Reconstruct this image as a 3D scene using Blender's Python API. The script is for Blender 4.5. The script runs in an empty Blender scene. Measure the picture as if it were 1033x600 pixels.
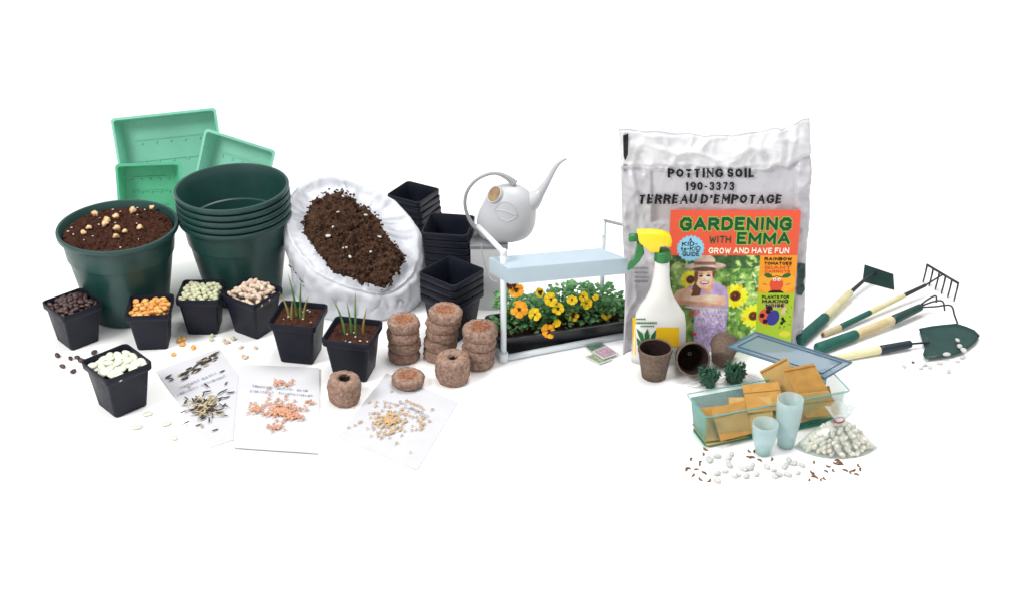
import bpy, bmesh, math, random
import numpy as np
from mathutils import Vector, Matrix, noise
random.seed(7)
R = math.radians
PI = math.pi
scene = bpy.context.scene
COL = scene.collection

# ------------------------------------------------------------------ camera
F = 1500.0; PITCH = R(29); DIST = 3.0
CAM = Vector((0, -DIST*math.cos(PITCH), DIST*math.sin(PITCH)))
FW = Vector((0, math.cos(PITCH), -math.sin(PITCH)))
UP = Vector((0, math.sin(PITCH), math.cos(PITCH)))
RT = Vector((1, 0, 0))
cd = bpy.data.cameras.new('camera'); cam = bpy.data.objects.new('camera', cd); COL.objects.link(cam)
cam.location = CAM; cam.rotation_euler = (PI/2-PITCH, 0, 0)
cd.sensor_width = 36; cd.lens = 36*F/1033; cd.clip_end = 200
scene.camera = cam

def ray(px, py): return (FW + RT*((px-516.5)/F) + UP*((300-py)/F))
def G(px, py, z=0.0):
    d = ray(px, py); return CAM + d*((z-CAM.z)/d.z)
def P(px, py, Y):
    d = ray(px, py); return CAM + d*((Y-CAM.y)/d.y)
def PP(px, py, o, n):
    d = ray(px, py); return CAM + d*((o-CAM).dot(n)/d.dot(n))
def pxm(p): return (p-CAM).dot(FW)/F      # metres per photo pixel at p
def px_of(p):
    q = p-CAM; d = q.dot(FW); return (516.5+F*q.dot(RT)/d, 300-F*q.dot(UP)/d)

# ------------------------------------------------------------------ materials
def lin(c):
    return tuple(((x/255)/12.92 if x/255 <= .04045 else ((x/255+.055)/1.055)**2.4) for x in c)
K = 1.12
def M(name, rgb, rough=.5, spec=.35, var=0.0, scale=60, bump=0.0, bscale=None, alpha=1.0, rnd=0.0, rgb2=None, coat=0, k=None, detail=4, sss=0, transl=0):
    m = bpy.data.materials.new(name); m.use_nodes = True
    nt = m.node_tree; b = nt.nodes['Principled BSDF']
    kk = k or K
    c = tuple(min(.93, x/kk) for x in lin(rgb))
    b.inputs['Roughness'].default_value = rough
    b.inputs['Specular IOR Level'].default_value = spec
    b.inputs['Alpha'].default_value = alpha
    if coat: b.inputs['Coat Weight'].default_value = coat; b.inputs['Coat Roughness'].default_value = .15
    tc = nt.nodes.new('ShaderNodeTexCoord')
    out = None
    if var or rgb2:
        n = nt.nodes.new('ShaderNodeTexNoise'); n.inputs['Scale'].default_value = scale; n.inputs['Detail'].default_value = detail
        if detail > 6: n.inputs['Roughness'].default_value = .72
        nt.links.new(tc.outputs['Object'], n.inputs['Vector'])
        r = nt.nodes.new('ShaderNodeValToRGB')
        r.color_ramp.elements[0].position = .34; r.color_ramp.elements[1].position = .66
        c2 = tuple(min(.93, x/kk) for x in lin(rgb2)) if rgb2 else tuple(min(.93, x*(1+var)) for x in c)
        c1 = c if rgb2 else tuple(x*(1-var) for x in c)
        r.color_ramp.elements[0].color = (*c1, 1); r.color_ramp.elements[1].color = (*c2, 1)
        nt.links.new(n.outputs['Fac'], r.inputs['Fac']); out = r.outputs['Color']
    if rnd:
        oi = nt.nodes.new('ShaderNodeObjectInfo'); hs = nt.nodes.new('ShaderNodeHueSaturation')
        mr = nt.nodes.new('ShaderNodeMapRange'); mr.inputs['To Min'].default_value = 1-rnd; mr.inputs['To Max'].default_value = 1+rnd*.6
        nt.links.new(oi.outputs['Random'], mr.inputs['Value']); nt.links.new(mr.outputs['Result'], hs.inputs['Value'])
        if out: nt.links.new(out, hs.inputs['Color'])
        else: hs.inputs['Color'].default_value = (*c, 1)
        out = hs.outputs['Color']
    if out: nt.links.new(out, b.inputs['Base Color'])
    else: b.inputs['Base Color'].default_value = (*c, 1)
    if bump or var:
        n3 = nt.nodes.new('ShaderNodeTexNoise'); n3.inputs['Scale'].default_value = 22; n3.inputs['Detail'].default_value = 8; n3.inputs['Roughness'].default_value = .7
        nt.links.new(tc.outputs['Object'], n3.inputs['Vector'])
        m3 = nt.nodes.new('ShaderNodeMapRange'); m3.inputs['From Min'].default_value = .3; m3.inputs['From Max'].default_value = .7
        m3.inputs['To Min'].default_value = max(.05, rough-.10); m3.inputs['To Max'].default_value = min(1, rough+.16)
        nt.links.new(n3.outputs['Fac'], m3.inputs['Value']); nt.links.new(m3.outputs['Result'], b.inputs['Roughness'])
    if bump:
        n2 = nt.nodes.new('ShaderNodeTexNoise'); n2.inputs['Scale'].default_value = bscale or scale; n2.inputs['Detail'].default_value = 6
        nt.links.new(tc.outputs['Object'], n2.inputs['Vector'])
        bp = nt.nodes.new('ShaderNodeBump'); bp.inputs['Strength'].default_value = bump; bp.inputs['Distance'].default_value = .002
        nt.links.new(n2.outputs['Fac'], bp.inputs['Height']); nt.links.new(bp.outputs['Normal'], b.inputs['Normal'])
    if transl:
        t = nt.nodes.new('ShaderNodeBsdfTranslucent'); t.inputs['Color'].default_value = (*c, 1)
        mx = nt.nodes.new('ShaderNodeMixShader'); mx.inputs['Fac'].default_value = transl
        o = nt.nodes['Material Output']
        nt.links.new(b.outputs['BSDF'], mx.inputs[1]); nt.links.new(t.outputs['BSDF'], mx.inputs[2])
        nt.links.new(mx.outputs['Shader'], o.inputs['Surface'])
    return m

# ------------------------------------------------------------------ objects
def tag(o, label=None, cat=None, group=None, kind=None):
    if label: o['label'] = label
    if cat: o['category'] = cat
    if group: o['group'] = group
    if kind: o['kind'] = kind
    return o
def mk(name, vf, mat, parent=None, smooth=True, mat2=None, mi=None, angle=None):
    v, f = vf[0], vf[1]
    me = bpy.data.meshes.new(name)
    if parent is not None:
        off = parent.get('_o', None)
    me.from_pydata([tuple(x) for x in v], [], [tuple(x) for x in f]); me.update()
    me.materials.append(mat)
    if smooth:
        me.polygons.foreach_set('use_smooth', [True]*len(me.polygons))
        if angle is not None: me.set_sharp_from_angle(angle=R(angle))
    o = bpy.data.objects.new(name, me); COL.objects.link(o)
    if parent is not None: o.parent = parent
    return o
def empty(name, loc, rz=0.0):
    o = bpy.data.objects.new(name, None); COL.objects.link(o); o.location = loc; o.rotation_euler = (0, 0, rz); o.empty_display_size = .02
    return o
def copy_tree(o, parent=None):
    c = o.copy(); COL.objects.link(c)
    if parent is not None: c.parent = parent
    for ch in list(o.children): copy_tree(ch, c)
    return c

def join(*vfs):
    V, Fc = [], []
    for v, f in vfs:
        k = len(V); V += [Vector(x) for x in v]; Fc += [tuple(i+k for i in g) for g in f]
    return V, Fc
def xf(vf, m):
    return [m @ Vector(x) for x in vf[0]], vf[1]
def box(cx, cy, cz, sx, sy, sz):
    v = [(cx+a*sx/2, cy+b*sy/2, cz+c*sz/2) for a in (-1, 1) for b in (-1, 1) for c in (-1, 1)]
    return v, [(0, 1, 3, 2), (4, 6, 7, 5), (0, 4, 5, 1), (2, 3, 7, 6), (0, 2, 6, 4), (1, 5, 7, 3)]
def loft(rings, cap0=True, cap1=True):
    n = len(rings[0]); V = []; Fc = []
    for r in rings: V += [Vector(p) for p in r]
    for i in range(len(rings)-1):
        for j in range(n):
            a = i*n+j; b = i*n+(j+1) % n
            Fc.append((a, b, b+n, a+n))
    if cap0: Fc.append(tuple(reversed(range(n))))
    if cap1: Fc.append(tuple(range((len(rings)-1)*n, len(rings)*n)))
    return V, Fc
def circ(r, z, n=48, cx=0, cy=0, ry=None):
    return [(cx+r*math.cos(2*PI*i/n), cy+(ry if ry else r)*math.sin(2*PI*i/n), z) for i in range(n)]
def lathe(prof, n=48, cap0=True, cap1=True):
    return loft([circ(max(r, 1e-5), z, n) for r, z in prof], cap0, cap1)
def rsq(hx, hy, z, rad, k=5):
    pts = []
    for q, (sx, sy) in enumerate(((1, 1), (-1, 1), (-1, -1), (1, -1))):
        for i in range(k+1):
            a = q*PI/2+i*PI/2/k
            pts.append((sx*(hx-rad)+rad*math.cos(a), sy*(hy-rad)+rad*math.sin(a), z))
    return pts
def tube(path, rad, n=10, cap=True):
    path = [Vector(p) for p in path]; m = len(path)
    if not hasattr(rad, '__len__'): rad = [rad]*m
    rings = []; up = None
    for i, p in enumerate(path):
        t = (path[min(i+1, m-1)]-path[max(i-1, 0)]).normalized()
        if up is None:
            up = Vector((0, 0, 1)) if abs(t.z) < .9 else Vector((0, 1, 0))
        s = t.cross(up).normalized(); up = s.cross(t).normalized()
        rings.append([p+(s*math.cos(2*PI*j/n)+up*math.sin(2*PI*j/n))*rad[i] for j in range(n)])
    return loft(rings, cap, cap)
def smooth_path(pts, k=6):
    pts = [Vector(p) for p in pts]; out = []
    for i in range(len(pts)-1):
        p0 = pts[max(i-1, 0)]; p1 = pts[i]; p2 = pts[i+1]; p3 = pts[min(i+2, len(pts)-1)]
        for j in range(k):
            t = j/k
            out.append(.5*((2*p1)+(p2-p0)*t+(2*p0-5*p1+4*p2-p3)*t*t+(3*p1-p0-3*p2+p3)*t**3))
    out.append(pts[-1]); return out
def interp(vals, n):
    out = []
    for i in range(n):
        t = i/(n-1)*(len(vals)-1); a = int(min(t, len(vals)-2)); out.append(vals[a]+(vals[a+1]-vals[a])*(t-a))
    return out
def ico(sub=2):
    bm = bmesh.new(); bmesh.ops.create_icosphere(bm, subdivisions=sub, radius=1)
    v = [x.co.copy() for x in bm.verts]; f = [tuple(y.index for y in x.verts) for x in bm.faces]; bm.free(); return v, f
ICO2 = ico(2); ICO3 = ico(3)
def slab(c, th, n=None):
    """plate from 4 corner points, thickness th along -normal"""
    c = [Vector(x) for x in c]
    nn = (c[1]-c[0]).cross(c[3]-c[0]).normalized()
    v = c+[x-nn*th for x in c]
    return v, [(0, 1, 2, 3), (7, 6, 5, 4), (0, 4, 5, 1), (1, 5, 6, 2), (2, 6, 7, 3), (3, 7, 4, 0)]
def plate(outline, th):
    """extruded polygon (list of 3D points, roughly planar)"""
    c = [Vector(x) for x in outline]; n = len(c)
    nn = Vector((0, 0, 0)); m = sum(c, Vector())/n
    for i in range(n): nn += (c[i]-m).cross(c[(i+1) % n]-m)
    nn.normalize()
    v = c+[x-nn*th for x in c]
    f = [tuple(range(n)), tuple(reversed(range(n, 2*n)))]+[(i, i+n, (i+1) % n+n, (i+1) % n) for i in range(n)]
    return v, f
def nz(p, s, seed=0.0):
    return noise.noise(Vector(p)*s+Vector((seed, seed*1.7, -seed)))
def text2d(s, size=1.0, bold=0.0, align='CENTER', shear=0.0, sp=1.0):
    cu = bpy.data.curves.new('t', 'FONT'); cu.body = s; cu.size = size; cu.offset = bold; cu.align_x = align; cu.shear = shear; cu.space_character = sp
    cu.resolution_u = 3
    o = bpy.data.objects.new('t', cu); COL.objects.link(o)
    bpy.context.view_layer.update()
    me = bpy.data.meshes.new_from_object(o)
    v = [x.co.copy() for x in me.vertices]; f = [tuple(p.vertices) for p in me.polygons]
    bpy.data.objects.remove(o); bpy.data.curves.remove(cu); bpy.data.meshes.remove(me)
    return v, f
def subdiv(vf, cuts=1):
    bm = bmesh.new()
    vs = [bm.verts.new(x) for x in vf[0]]
    for f in vf[1]:
        try: bm.faces.new([vs[i] for i in f])
        except ValueError: pass
    bmesh.ops.subdivide_edges(bm, edges=bm.edges[:], cuts=cuts, use_grid_fill=True)
    bmesh.ops.triangulate(bm, faces=bm.faces[:])
    bm.verts.index_update()
    v = [x.co.copy() for x in bm.verts]; f = [tuple(y.index for y in x.verts) for x in bm.faces]; bm.free(); return v, f

ICO1 = ico(1)
def crumbs(fn, n, lo, hi, seed_):
    r = random.Random(seed_); out = []
    for k in range(n):
        p = Vector(fn(r)); q = r.uniform(lo, hi)*(1 if r.random() < .85 else 1.6); ph = r.uniform(0, 50)
        e = Matrix.Rotation(r.uniform(0, 6), 3, 'Z') @ Matrix.Rotation(r.uniform(0, 6), 3, 'X')
        out.append(([p+e @ Vector((v.x*q*1.2, v.y*q*.9, v.z*q*.75))*(1+.5*nz(v, 1.3, ph)) for v in ICO1[0]], ICO1[1]))
    return out

# ------------------------------------------------------------------ palette
m_ground = M('white_surface', (255, 255, 255), .6, .1, k=1)
m_ground.node_tree.nodes['Principled BSDF'].inputs['Base Color'].default_value = (.96, .96, .96, 1)
m_pot = M('dark_green_plastic', (30, 68, 64), .34, .5, var=.1, scale=14, bump=.05, bscale=300)
m_blk = M('black_plastic', (22, 25, 38), .45, .22, var=.15, scale=30, bump=.08, bscale=500)
m_soil = M('dark_soil', (32, 19, 16), .95, .1, rgb2=(88, 55, 42), scale=120, detail=8, bump=.9, bscale=500)
m_soil2 = M('peaty_soil', (34, 21, 17), .95, .1, rgb2=(98, 72, 56), scale=85, detail=9, bump=1, bscale=420)
m_tray = M('seed_tray_green', (150, 222, 198), .3, .5, var=.08, scale=9, transl=.2)
m_tray2 = M('seed_tray_deep_green', (104, 202, 160), .3, .5, var=.08, scale=9, transl=.2)
m_bagw = M('white_plastic_film', (224, 227, 234), .45, .35, var=.03, scale=14, bump=.25, bscale=60, transl=.12)
m_bagg = M('silver_grey_film', (198, 196, 202), .28, .5, var=.06, scale=10, bump=.35, bscale=45)
m_ink = M('black_ink', (28, 26, 30), .6, .2)
m_inkblue = M('faded_blue_ink', (150, 156, 178), .7, .1)
m_inkgrey = M('faded_grey_ink', (150, 150, 156), .7, .1)
m_peat = M('peat_netting', (120, 90, 76), .95, .1, rgb2=(182, 154, 138), scale=170, detail=8, bump=1, bscale=420)
m_peattop = M('peat_core', (112, 72, 52), .95, .1, rgb2=(172, 122, 94), scale=200, bump=.7)
m_paper = M('white_paper', (226, 227, 233), .7, .15, var=.02, scale=30, k=1.38)
m_paper2 = M('white_paper_warm', (232, 232, 236), .7, .15, var=.02, scale=30, k=1.38)
m_can = M('silver_white_plastic', (194, 196, 200), .32, .6, var=.03, scale=20)
m_cang = M('grey_handle_plastic', (160, 162, 163), .4, .4)
m_tan = M('tan_inside', (150, 128, 98), .8, .2, var=.2, scale=90)
m_boxw = M('light_grey_panel', (228, 228, 230), .5, .3, var=.02, scale=20)
m_boxg = M('mid_grey_panel', (140, 143, 146), .5, .3, var=.06, scale=30)
m_frame = M('pale_frame_tube', (222, 230, 234), .35, .45)
m_hood = M('pale_blue_hood', (178, 195, 206), .4, .4, var=.03, scale=20)
m_leaf = M('pansy_leaf', (58, 122, 70), .5, .35, rgb2=(142, 196, 132), scale=60, transl=.35)
m_shoot = M('shoot_green', (50, 104, 54), .5, .3, rgb2=(110, 150, 74), scale=40)
m_dry = M('dry_shoot', (150, 140, 80), .6, .3)
m_yel = M('petal_yellow', (248, 205, 40), .6, .2, var=.12, scale=120, k=1.05)
m_ora = M('petal_orange', (244, 164, 40), .6, .2, var=.15, scale=120, k=1.05)
m_dkp = M('petal_dark', (72, 34, 22), .7, .2)
m_sprw = M('spray_bottle_white', (250, 249, 243), .3, .5, transl=.25, k=1.0)
m_spry = M('trigger_yellow', (245, 214, 32), .35, .45, k=1.05)
m_sprg = M('trigger_green', (44, 122, 62), .35, .45)
m_laby = M('label_yellow', (244, 196, 30), .5, .3, k=1.05)
m_labg = M('label_leaf_green', (34, 112, 52), .5, .3)
m_kraft = M('kraft_envelope', (196, 148, 80), .8, .15, var=.1, scale=60, bump=.1)
m_kraft2 = M('kraft_envelope_light', (204, 168, 106), .8, .15, var=.08, scale=60, bump=.1)
m_kraft3 = M('kraft_fold_edge', (150, 100, 42), .8, .15)
m_lid = M('blue_grey_clear_lid', (126, 152, 172), .2, .6, alpha=.64)
m_lid2 = M('blue_grey_lid_ridge', (92, 122, 142), .25, .5, alpha=.85)
m_bin = M('teal_clear_plastic', (50, 160, 142), .12, .5, alpha=.17)
m_binr = M('teal_clear_rim', (120, 180, 176), .15, .5, alpha=.55)
m_cup = M('frosted_cup', (198, 224, 226), .4, .45, alpha=.5)
m_cupb = M('frosted_cup_base', (120, 190, 170), .45, .4, alpha=.9)
m_film = M('clear_film', (206, 224, 216), .08, 1.0, alpha=.3, bump=.6, bscale=70)
m_film2 = M('gathered_film', (206, 220, 218), .15, .8, alpha=.5, bump=.6, bscale=90)
m_wrap = M('thin_wrap', (90, 130, 110), .2, .5, alpha=.14)
m_red = M('red_tie', (170, 40, 50), .5, .3)
m_dkgreen = M('dark_green_strands', (22, 62, 44), .6, .3, rgb2=(48, 100, 72), scale=120)
m_tgreen = M('tool_green_rubber', (28, 94, 84), .5, .35, var=.1, scale=60)
m_tmetal = M('tool_green_metal', (20, 62, 58), .4, .45, var=.12, scale=40)
m_tblack = M('tool_dark_metal', (34, 38, 46), .4, .5)
m_wood = M('pale_yellow_wood', (222, 214, 160), .6, .25, rgb2=(236, 230, 190), scale=40, k=1.2)
m_wood2 = M('tan_wood', (208, 188, 140), .6, .25, rgb2=(226, 212, 172), scale=40, k=1.2)
m_fibre = M('brown_fibre_pot', (98, 82, 74), .95, .1, rgb2=(128, 110, 98), scale=150, detail=7, bump=.6, bscale=300)
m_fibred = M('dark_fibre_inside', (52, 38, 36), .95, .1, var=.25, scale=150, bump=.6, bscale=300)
m_lima = M('lima_bean', (226, 230, 210), .45, .35, rnd=.08, var=.04, scale=60)
m_limas = M('pale_bean_on_table', (226, 228, 214), .45, .35, rnd=.05, k=1.3)
m_bbean = M('black_bean', (58, 42, 44), .35, .45, rnd=.4, rgb2=(96, 70, 66), scale=90)
m_corn = M('corn_kernel', (224, 140, 44), .4, .4, rgb2=(246, 202, 130), scale=110, rnd=.18)
m_pea = M('dried_pea', (204, 206, 172), .5, .3, rnd=.12, var=.08, scale=120)
m_pinto = M('speckled_bean', (232, 216, 196), .45, .35, rgb2=(186, 156, 134), scale=160, rnd=.1)
m_sunf = M('dark_striped_seed', (34, 32, 40), .6, .2, rgb2=(90, 84, 80), scale=240, rnd=.3)
m_sunc = M('cream_striped_seed', (214, 198, 156), .6, .2, rgb2=(150, 136, 110), scale=240, rnd=.2)
m_redseed = M('coral_seed', (216, 160, 128), .6, .25, rnd=.2)
m_oat = M('oat_seed', (206, 172, 128), .6, .25, rnd=.15)
m_wbean = M('white_bean', (214, 216, 212), .4, .35, rnd=.08, k=1.3)
m_brown = M('brown_seed', (128, 86, 58), .6, .25, rnd=.45)
m_bagbean = M('mottled_bean', (242, 240, 230), .4, .4, rgb2=(214, 204, 184), scale=150, rnd=.12)
m_orange = M('orange_chip', (240, 216, 178), .6, .25, rgb2=(214, 156, 92), scale=120, rnd=.1)

# ------------------------------------------------------------------ ground
g = mk('ground', ([(-14, -8, 0), (14, -8, 0), (14, 20, 0), (-14, 20, 0)], [(0, 1, 2, 3)]), m_ground, smooth=False)
tag(g, 'seamless plain white surface under everything', kind='structure')

# ------------------------------------------------------------------ beans and seeds
def bean_mesh(name, L, W, H, bend, mat, vf=None, lump=0):
    v, f = vf or ICO2
    out = []
    for p in v:
        x, y, z = p.x*L, p.y*W, p.z*H
        y += bend*((p.x)**2)-bend*.4
        if lump: 
            q = 1+lump*nz(p, 1.6, 3.1); x *= q; y *= q; z *= q
        out.append((x, y, z))
    me = bpy.data.meshes.new(name); me.from_pydata(out, [], f); me.materials.append(mat)
    me.polygons.foreach_set('use_smooth', [True]*len(me.polygons)); return me
ME = {
 'lima': bean_mesh('lima_bean', .0108, .0078, .0036, .0012, m_lima),
 'limas': bean_mesh('lima_bean', .0112, .0078, .0026, .0012, m_limas),
 'black': bean_mesh('black_bean', .0074, .0048, .0042, .0012, m_bbean),
 'corn': bean_mesh('corn_kernel', .0078, .0062, .0042, .0006, m_corn, lump=.35),
 'pea': bean_mesh('dried_pea', .0054, .0053, .0052, 0, m_pea),
 'pinto': bean_mesh('speckled_bean', .0098, .0056, .0046, .0018, m_pinto),
 'sun': bean_mesh('striped_seed', .0072, .0014, .0010, 0, m_sunf),
 'sunc': bean_mesh('cream_seed', .0068, .0014, .0010, 0, m_sunc),
 'red': bean_mesh('coral_seed', .0032, .0024, .0016, .0004, m_redseed),
 'oat': bean_mesh('oat_seed', .0036, .0019, .0014, .0003, m_oat),
 'white': bean_mesh('white_bean', .0070, .0044, .0032, .0009, m_wbean),
 'brown': bean_mesh('brown_seed', .0054, .0018, .0015, .0024, m_brown),
 'bagb': bean_mesh('mottled_bean', .0092, .0055, .0042, .0018, m_bagbean),
 'chip': bean_mesh('corn_kernel', .0074, .0056, .0044, .0, m_orange, lump=.8),
}
HZ = {k: max(v.co.z for v in me.vertices) for k, me in ME.items()}
def seed(kind, loc, name, label, cat, group, rot=None, s=1.0):
    o = bpy.data.objects.new(name, ME[kind]); COL.objects.link(o); o.location = loc
    o.rotation_euler = rot if rot else (0, 0, random.uniform(0, 6.28)); o.scale = (s, s, s)
    tag(o, label, cat, group); return o
def scatter(kind, pts, name, label, cat, group, jit=.12, s=1.0):
    for px, py in pts:
        ss = s*random.uniform(.85, 1.12)
        seed(kind, G(px, py, HZ[kind]*ss*.97), name, label, cat, group, (random.uniform(-jit, jit), random.uniform(-jit, jit), random.uniform(0, 6.28)), ss)
def heap(kind, c, half, rz, z, dome, sp, name, label, cat, group, layers=2, jit=.5, s=1.0):
    ca, sa = math.cos(rz), math.sin(rz)
    half0 = half
    for L in range(layers):
        half = half0*(1 if L == layers-1 else .84)
        zz = z-(layers-1-L)*HZ[kind]*1.15
        n = int(2*half/sp)
        for i in range(n+1):
            for j in range(n+1):
                u = -half+(i+.5*((j+L) % 2))*2*half/n+random.uniform(-.25, .25)*sp
                v = -half+j*2*half/n+random.uniform(-.25, .25)*sp
                if max(abs(u), abs(v)) > half*1.02 or (abs(u) > half*.85 and abs(v) > half*.85): continue
                q = 1-max(abs(u), abs(v))**2/half**2
                seed(kind, (c.x+u*ca-v*sa, c.y+u*sa+v*ca, zz+dome*q+random.uniform(-.0015, .0015)), name, label, cat, group,
                     (random.uniform(-jit, jit), random.uniform(-jit, jit), random.uniform(0, 6.28)), s*random.uniform(.88, 1.12))

# ------------------------------------------------------------------ square black pots
PH = .080
def square_pot_vf():
    t, b = .0405, .0285; r = .006
    def hw(z): return b+(t-.003-b)*(z/PH)
    rings = [rsq(hw(0)-.002, hw(0)-.002, 0, r), rsq(hw(0), hw(0), .002, r), rsq(hw(PH-.013), hw(PH-.013), PH-.013, r),
             rsq(t-.001, t-.001, PH-.0125, r+.002), rsq(t, t, PH-.011, r+.002), rsq(t+.0005, t+.0005, PH-.001, r+.002), rsq(t, t, PH, r+.002), rsq(t-.0022, t-.0022, PH, r+.002),
             rsq(t-.003, t-.003, PH-.002, r+.001), rsq(hw(PH-.013)-.0015, hw(PH-.013)-.0015, PH-.013, r), rsq(b-.001, b-.001, .003, r)]
    return loft(rings, True, True)
SQ = bpy.data.meshes.new('square_pot')
_v, _f = square_pot_vf(); SQ.from_pydata([tuple(x) for x in _v], [], _f); SQ.materials.append(m_blk)
SQ.polygons.foreach_set('use_smooth', [True]*len(SQ.polygons)); SQ.set_sharp_from_angle(angle=R(35))
def square_pot(loc, rz, label, group, s=1.0, z=0.0):
    o = bpy.data.objects.new('square_pot', SQ); COL.objects.link(o)
    o.location = (loc.x, loc.y, z); o.rotation_euler = (0, 0, rz); o.scale = (s, s, s)
    return tag(o, label, 'plant pot', group)
GP = 'small square black pots holding seeds'
def soil_patch(hx, hy, z, amp, n=40, seed_=0.0, dome=0.0, rnd=False):
    V = []; Fc = []
    for j in range(n+1):
        for i in range(n+1):
            u = -1+2*i/n; v = -1+2*j/n
            if rnd:
                a, b = u*math.sqrt(1-v*v/2), v*math.sqrt(1-u*u/2)
            else: a, b = u, v
            q = 1-max(abs(u), abs(v))**6
            h = amp*(1.2*nz((a*hx, b*hy, 0), 120, seed_)+1.1*max(-.1, nz((a*hx, b*hy, 0), 210, seed_+5))+.8*nz((a*hx, b*hy, 0), 420, seed_)+.8*nz((a*hx, b*hy, 0), 45, seed_))
            V.append((a*hx, b*hy, z+h*q+dome*(1-a*a-b*b)*.5))
    for j in range(n):
        for i in range(n):
            k = j*(n+1)+i; Fc.append((k, k+1, k+n+2, k+n+1))
    return V, Fc

pots = [ # base px, rot, kind
 ('black', (79, 343), R(43), 'square black pot heaped with dark brown beans, in front of the soil-filled green pot'),
 ('corn', (156, 345), R(5), 'square black pot full of orange corn kernels beside the soil-filled green pot'),
 ('pea', (207, 330), R(0), 'square black pot heaped with round pale green peas, before the nested green pots'),
 ('pinto', (258, 332), R(-33), 'square black pot overflowing with pinkish speckled beans, by the white soil bag'),
 ('lima', (124, 408), R(43), 'square black pot of flat white lima beans, standing nearest the seed papers')]
for kind, (px, py), rz, lab in pots:
    p = G(px, py); s = {'lima': 1.13, 'black': 1.04, 'pinto': 1.06, 'pea': 1.03}.get(kind, 1.02)
    square_pot(p, rz, lab, GP, s)
    zz = (PH-.006)*s
    prm = {'black': ('black_bean', 'dark brown bean heaped in the square black pot of dark beans', 'dark bean', 'dark beans in a pot', .0092, .010, .6),
           'corn': ('corn_kernel', 'orange corn kernel in the square black pot of corn', 'corn kernel', 'corn kernels in a pot', .0115, .004, .6),
           'pea': ('dried_pea', 'round pale green pea heaped in the square black pot of peas', 'pea', 'peas in a pot', .0098, .008, .3),
           'pinto': ('speckled_bean', 'pinkish speckled bean heaped in the overflowing square black pot', 'speckled bean', 'speckled beans in a pot', .0112, .018, .7),
           'lima': ('lima_bean', 'flat white lima bean in the square black pot nearest the papers', 'lima bean', 'lima beans in a pot', .0128, .005, .3)}[kind]
    f_ = mk('seed_gap_fill', xf(soil_patch(.0325, .0325, 0, .0006, 8), Matrix.Translation((p.x, p.y, zz-.014)) @ Matrix.Rotation(rz, 4, 'Z')), {'black': m_bbean, 'corn': m_corn, 'pea': m_pea, 'pinto': m_pinto, 'lima': m_ink}[kind])  # filler sheet; black in the lima pot to paint shade between beans
    tag(f_, None, None, None, 'stuff'); f_['label'] = 'gap filler sheet in the ' + lab.split(',')[0]
    heap(kind, p, .0338*s, rz, zz, prm[5], prm[4], prm[0], prm[1], prm[2], prm[3], 2, prm[6])

scatter('black', [(58, 358), (95, 355), (63, 369), (74, 374), (71, 361), (78, 360), (82, 363)], 'black_bean', 'loose dark bean lying on the white surface by the dark bean pot', 'dark bean', 'loose dark beans', s=.95)
scatter('corn', [(185, 341), (184, 347), (195, 350), (175, 357), (181, 343)], 'corn_kernel', 'loose orange corn kernel on the white surface near the corn pot', 'corn kernel', 'loose corn kernels', s=.85)
scatter('pea', [(214, 338), (213, 342), (235, 341), (226, 343)], 'dried_pea', 'loose pale green pea on the white surface before the pea pot', 'pea', 'loose peas', s=.8)
scatter('pinto', [(229, 345), (243, 350), (258, 350), (248, 360), (246, 359)], 'speckled_bean', 'loose greyish speckled bean on the white surface above the papers', 'speckled bean', 'loose speckled beans', s=.72)
scatter('limas', [(149, 417), (138, 430), (168, 427), (175, 441)], 'lima_bean', 'loose flat white bean on the white surface before the lima bean pot', 'lima bean', 'loose lima beans', jit=.03, s=.95)

# ------------------------------------------------------------------ big green pots
BH = .193
def round_pot_vf():
    t, b = .1175, .080
    def rr(z): return b+(t-.004-b)*(z/BH)
    pr = [(b-.004, 0), (b, .003), (rr(.10), .10), (rr(.135), .135), (rr(.135)+.0032, .1365), (rr(BH-.016)+.001, BH-.0125), (t+.0012, BH-.011), (t+.0026, BH-.0095), (t+.0030, BH-.002), (t+.0018, BH),
          (t-.003, BH), (t-.0045, BH-.003), (rr(BH-.02)-.002, BH-.02), (rr(.12)-.003, .12), (rr(.118)-.006, .118), (b-.004, .006)]
    return lathe(pr, 72, True, True)
RP = bpy.data.meshes.new('round_pot')
_v, _f = round_pot_vf(); RP.from_pydata([tuple(x) for x in _v], [], _f); RP.materials.append(m_pot)
RP.polygons.foreach_set('use_smooth', [True]*len(RP.polygons)); RP.set_sharp_from_angle(angle=R(40))
def round_pot(loc, label, group, z=0.0, s=1.0, tilt=(0, 0)):
    o = bpy.data.objects.new('round_pot', RP); COL.objects.link(o); o.location = (loc.x, loc.y, z); o.scale = (s, s, s)
    o.rotation_euler = (tilt[0], tilt[1], 0)
    return tag(o, label, 'plant pot', group)
LP = G(130.5, 312)
round_pot(LP, 'large round dark green pot filled with soil and corn pieces', 'large green pots', s=.965)
def cf(r):
    a = r.uniform(0, 6.283); q = .104*math.sqrt(r.random()); return (q*math.cos(a), q*math.sin(a), BH-.012+.006*(1-(q/.107)**2)+r.uniform(0, .0015))
o = mk('potting_soil', xf(join(soil_patch(.107, .107, BH-.012, .0046, 130, 2.2, .012, True), *crumbs(cf, 380, .0010, .0026, 6)), Matrix.Translation((LP.x, LP.y, 0)) @ Matrix.Scale(.965, 4)), m_soil)
tag(o, 'dark crumbly soil filling the large round green pot', 'soil', kind='stuff')
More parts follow.
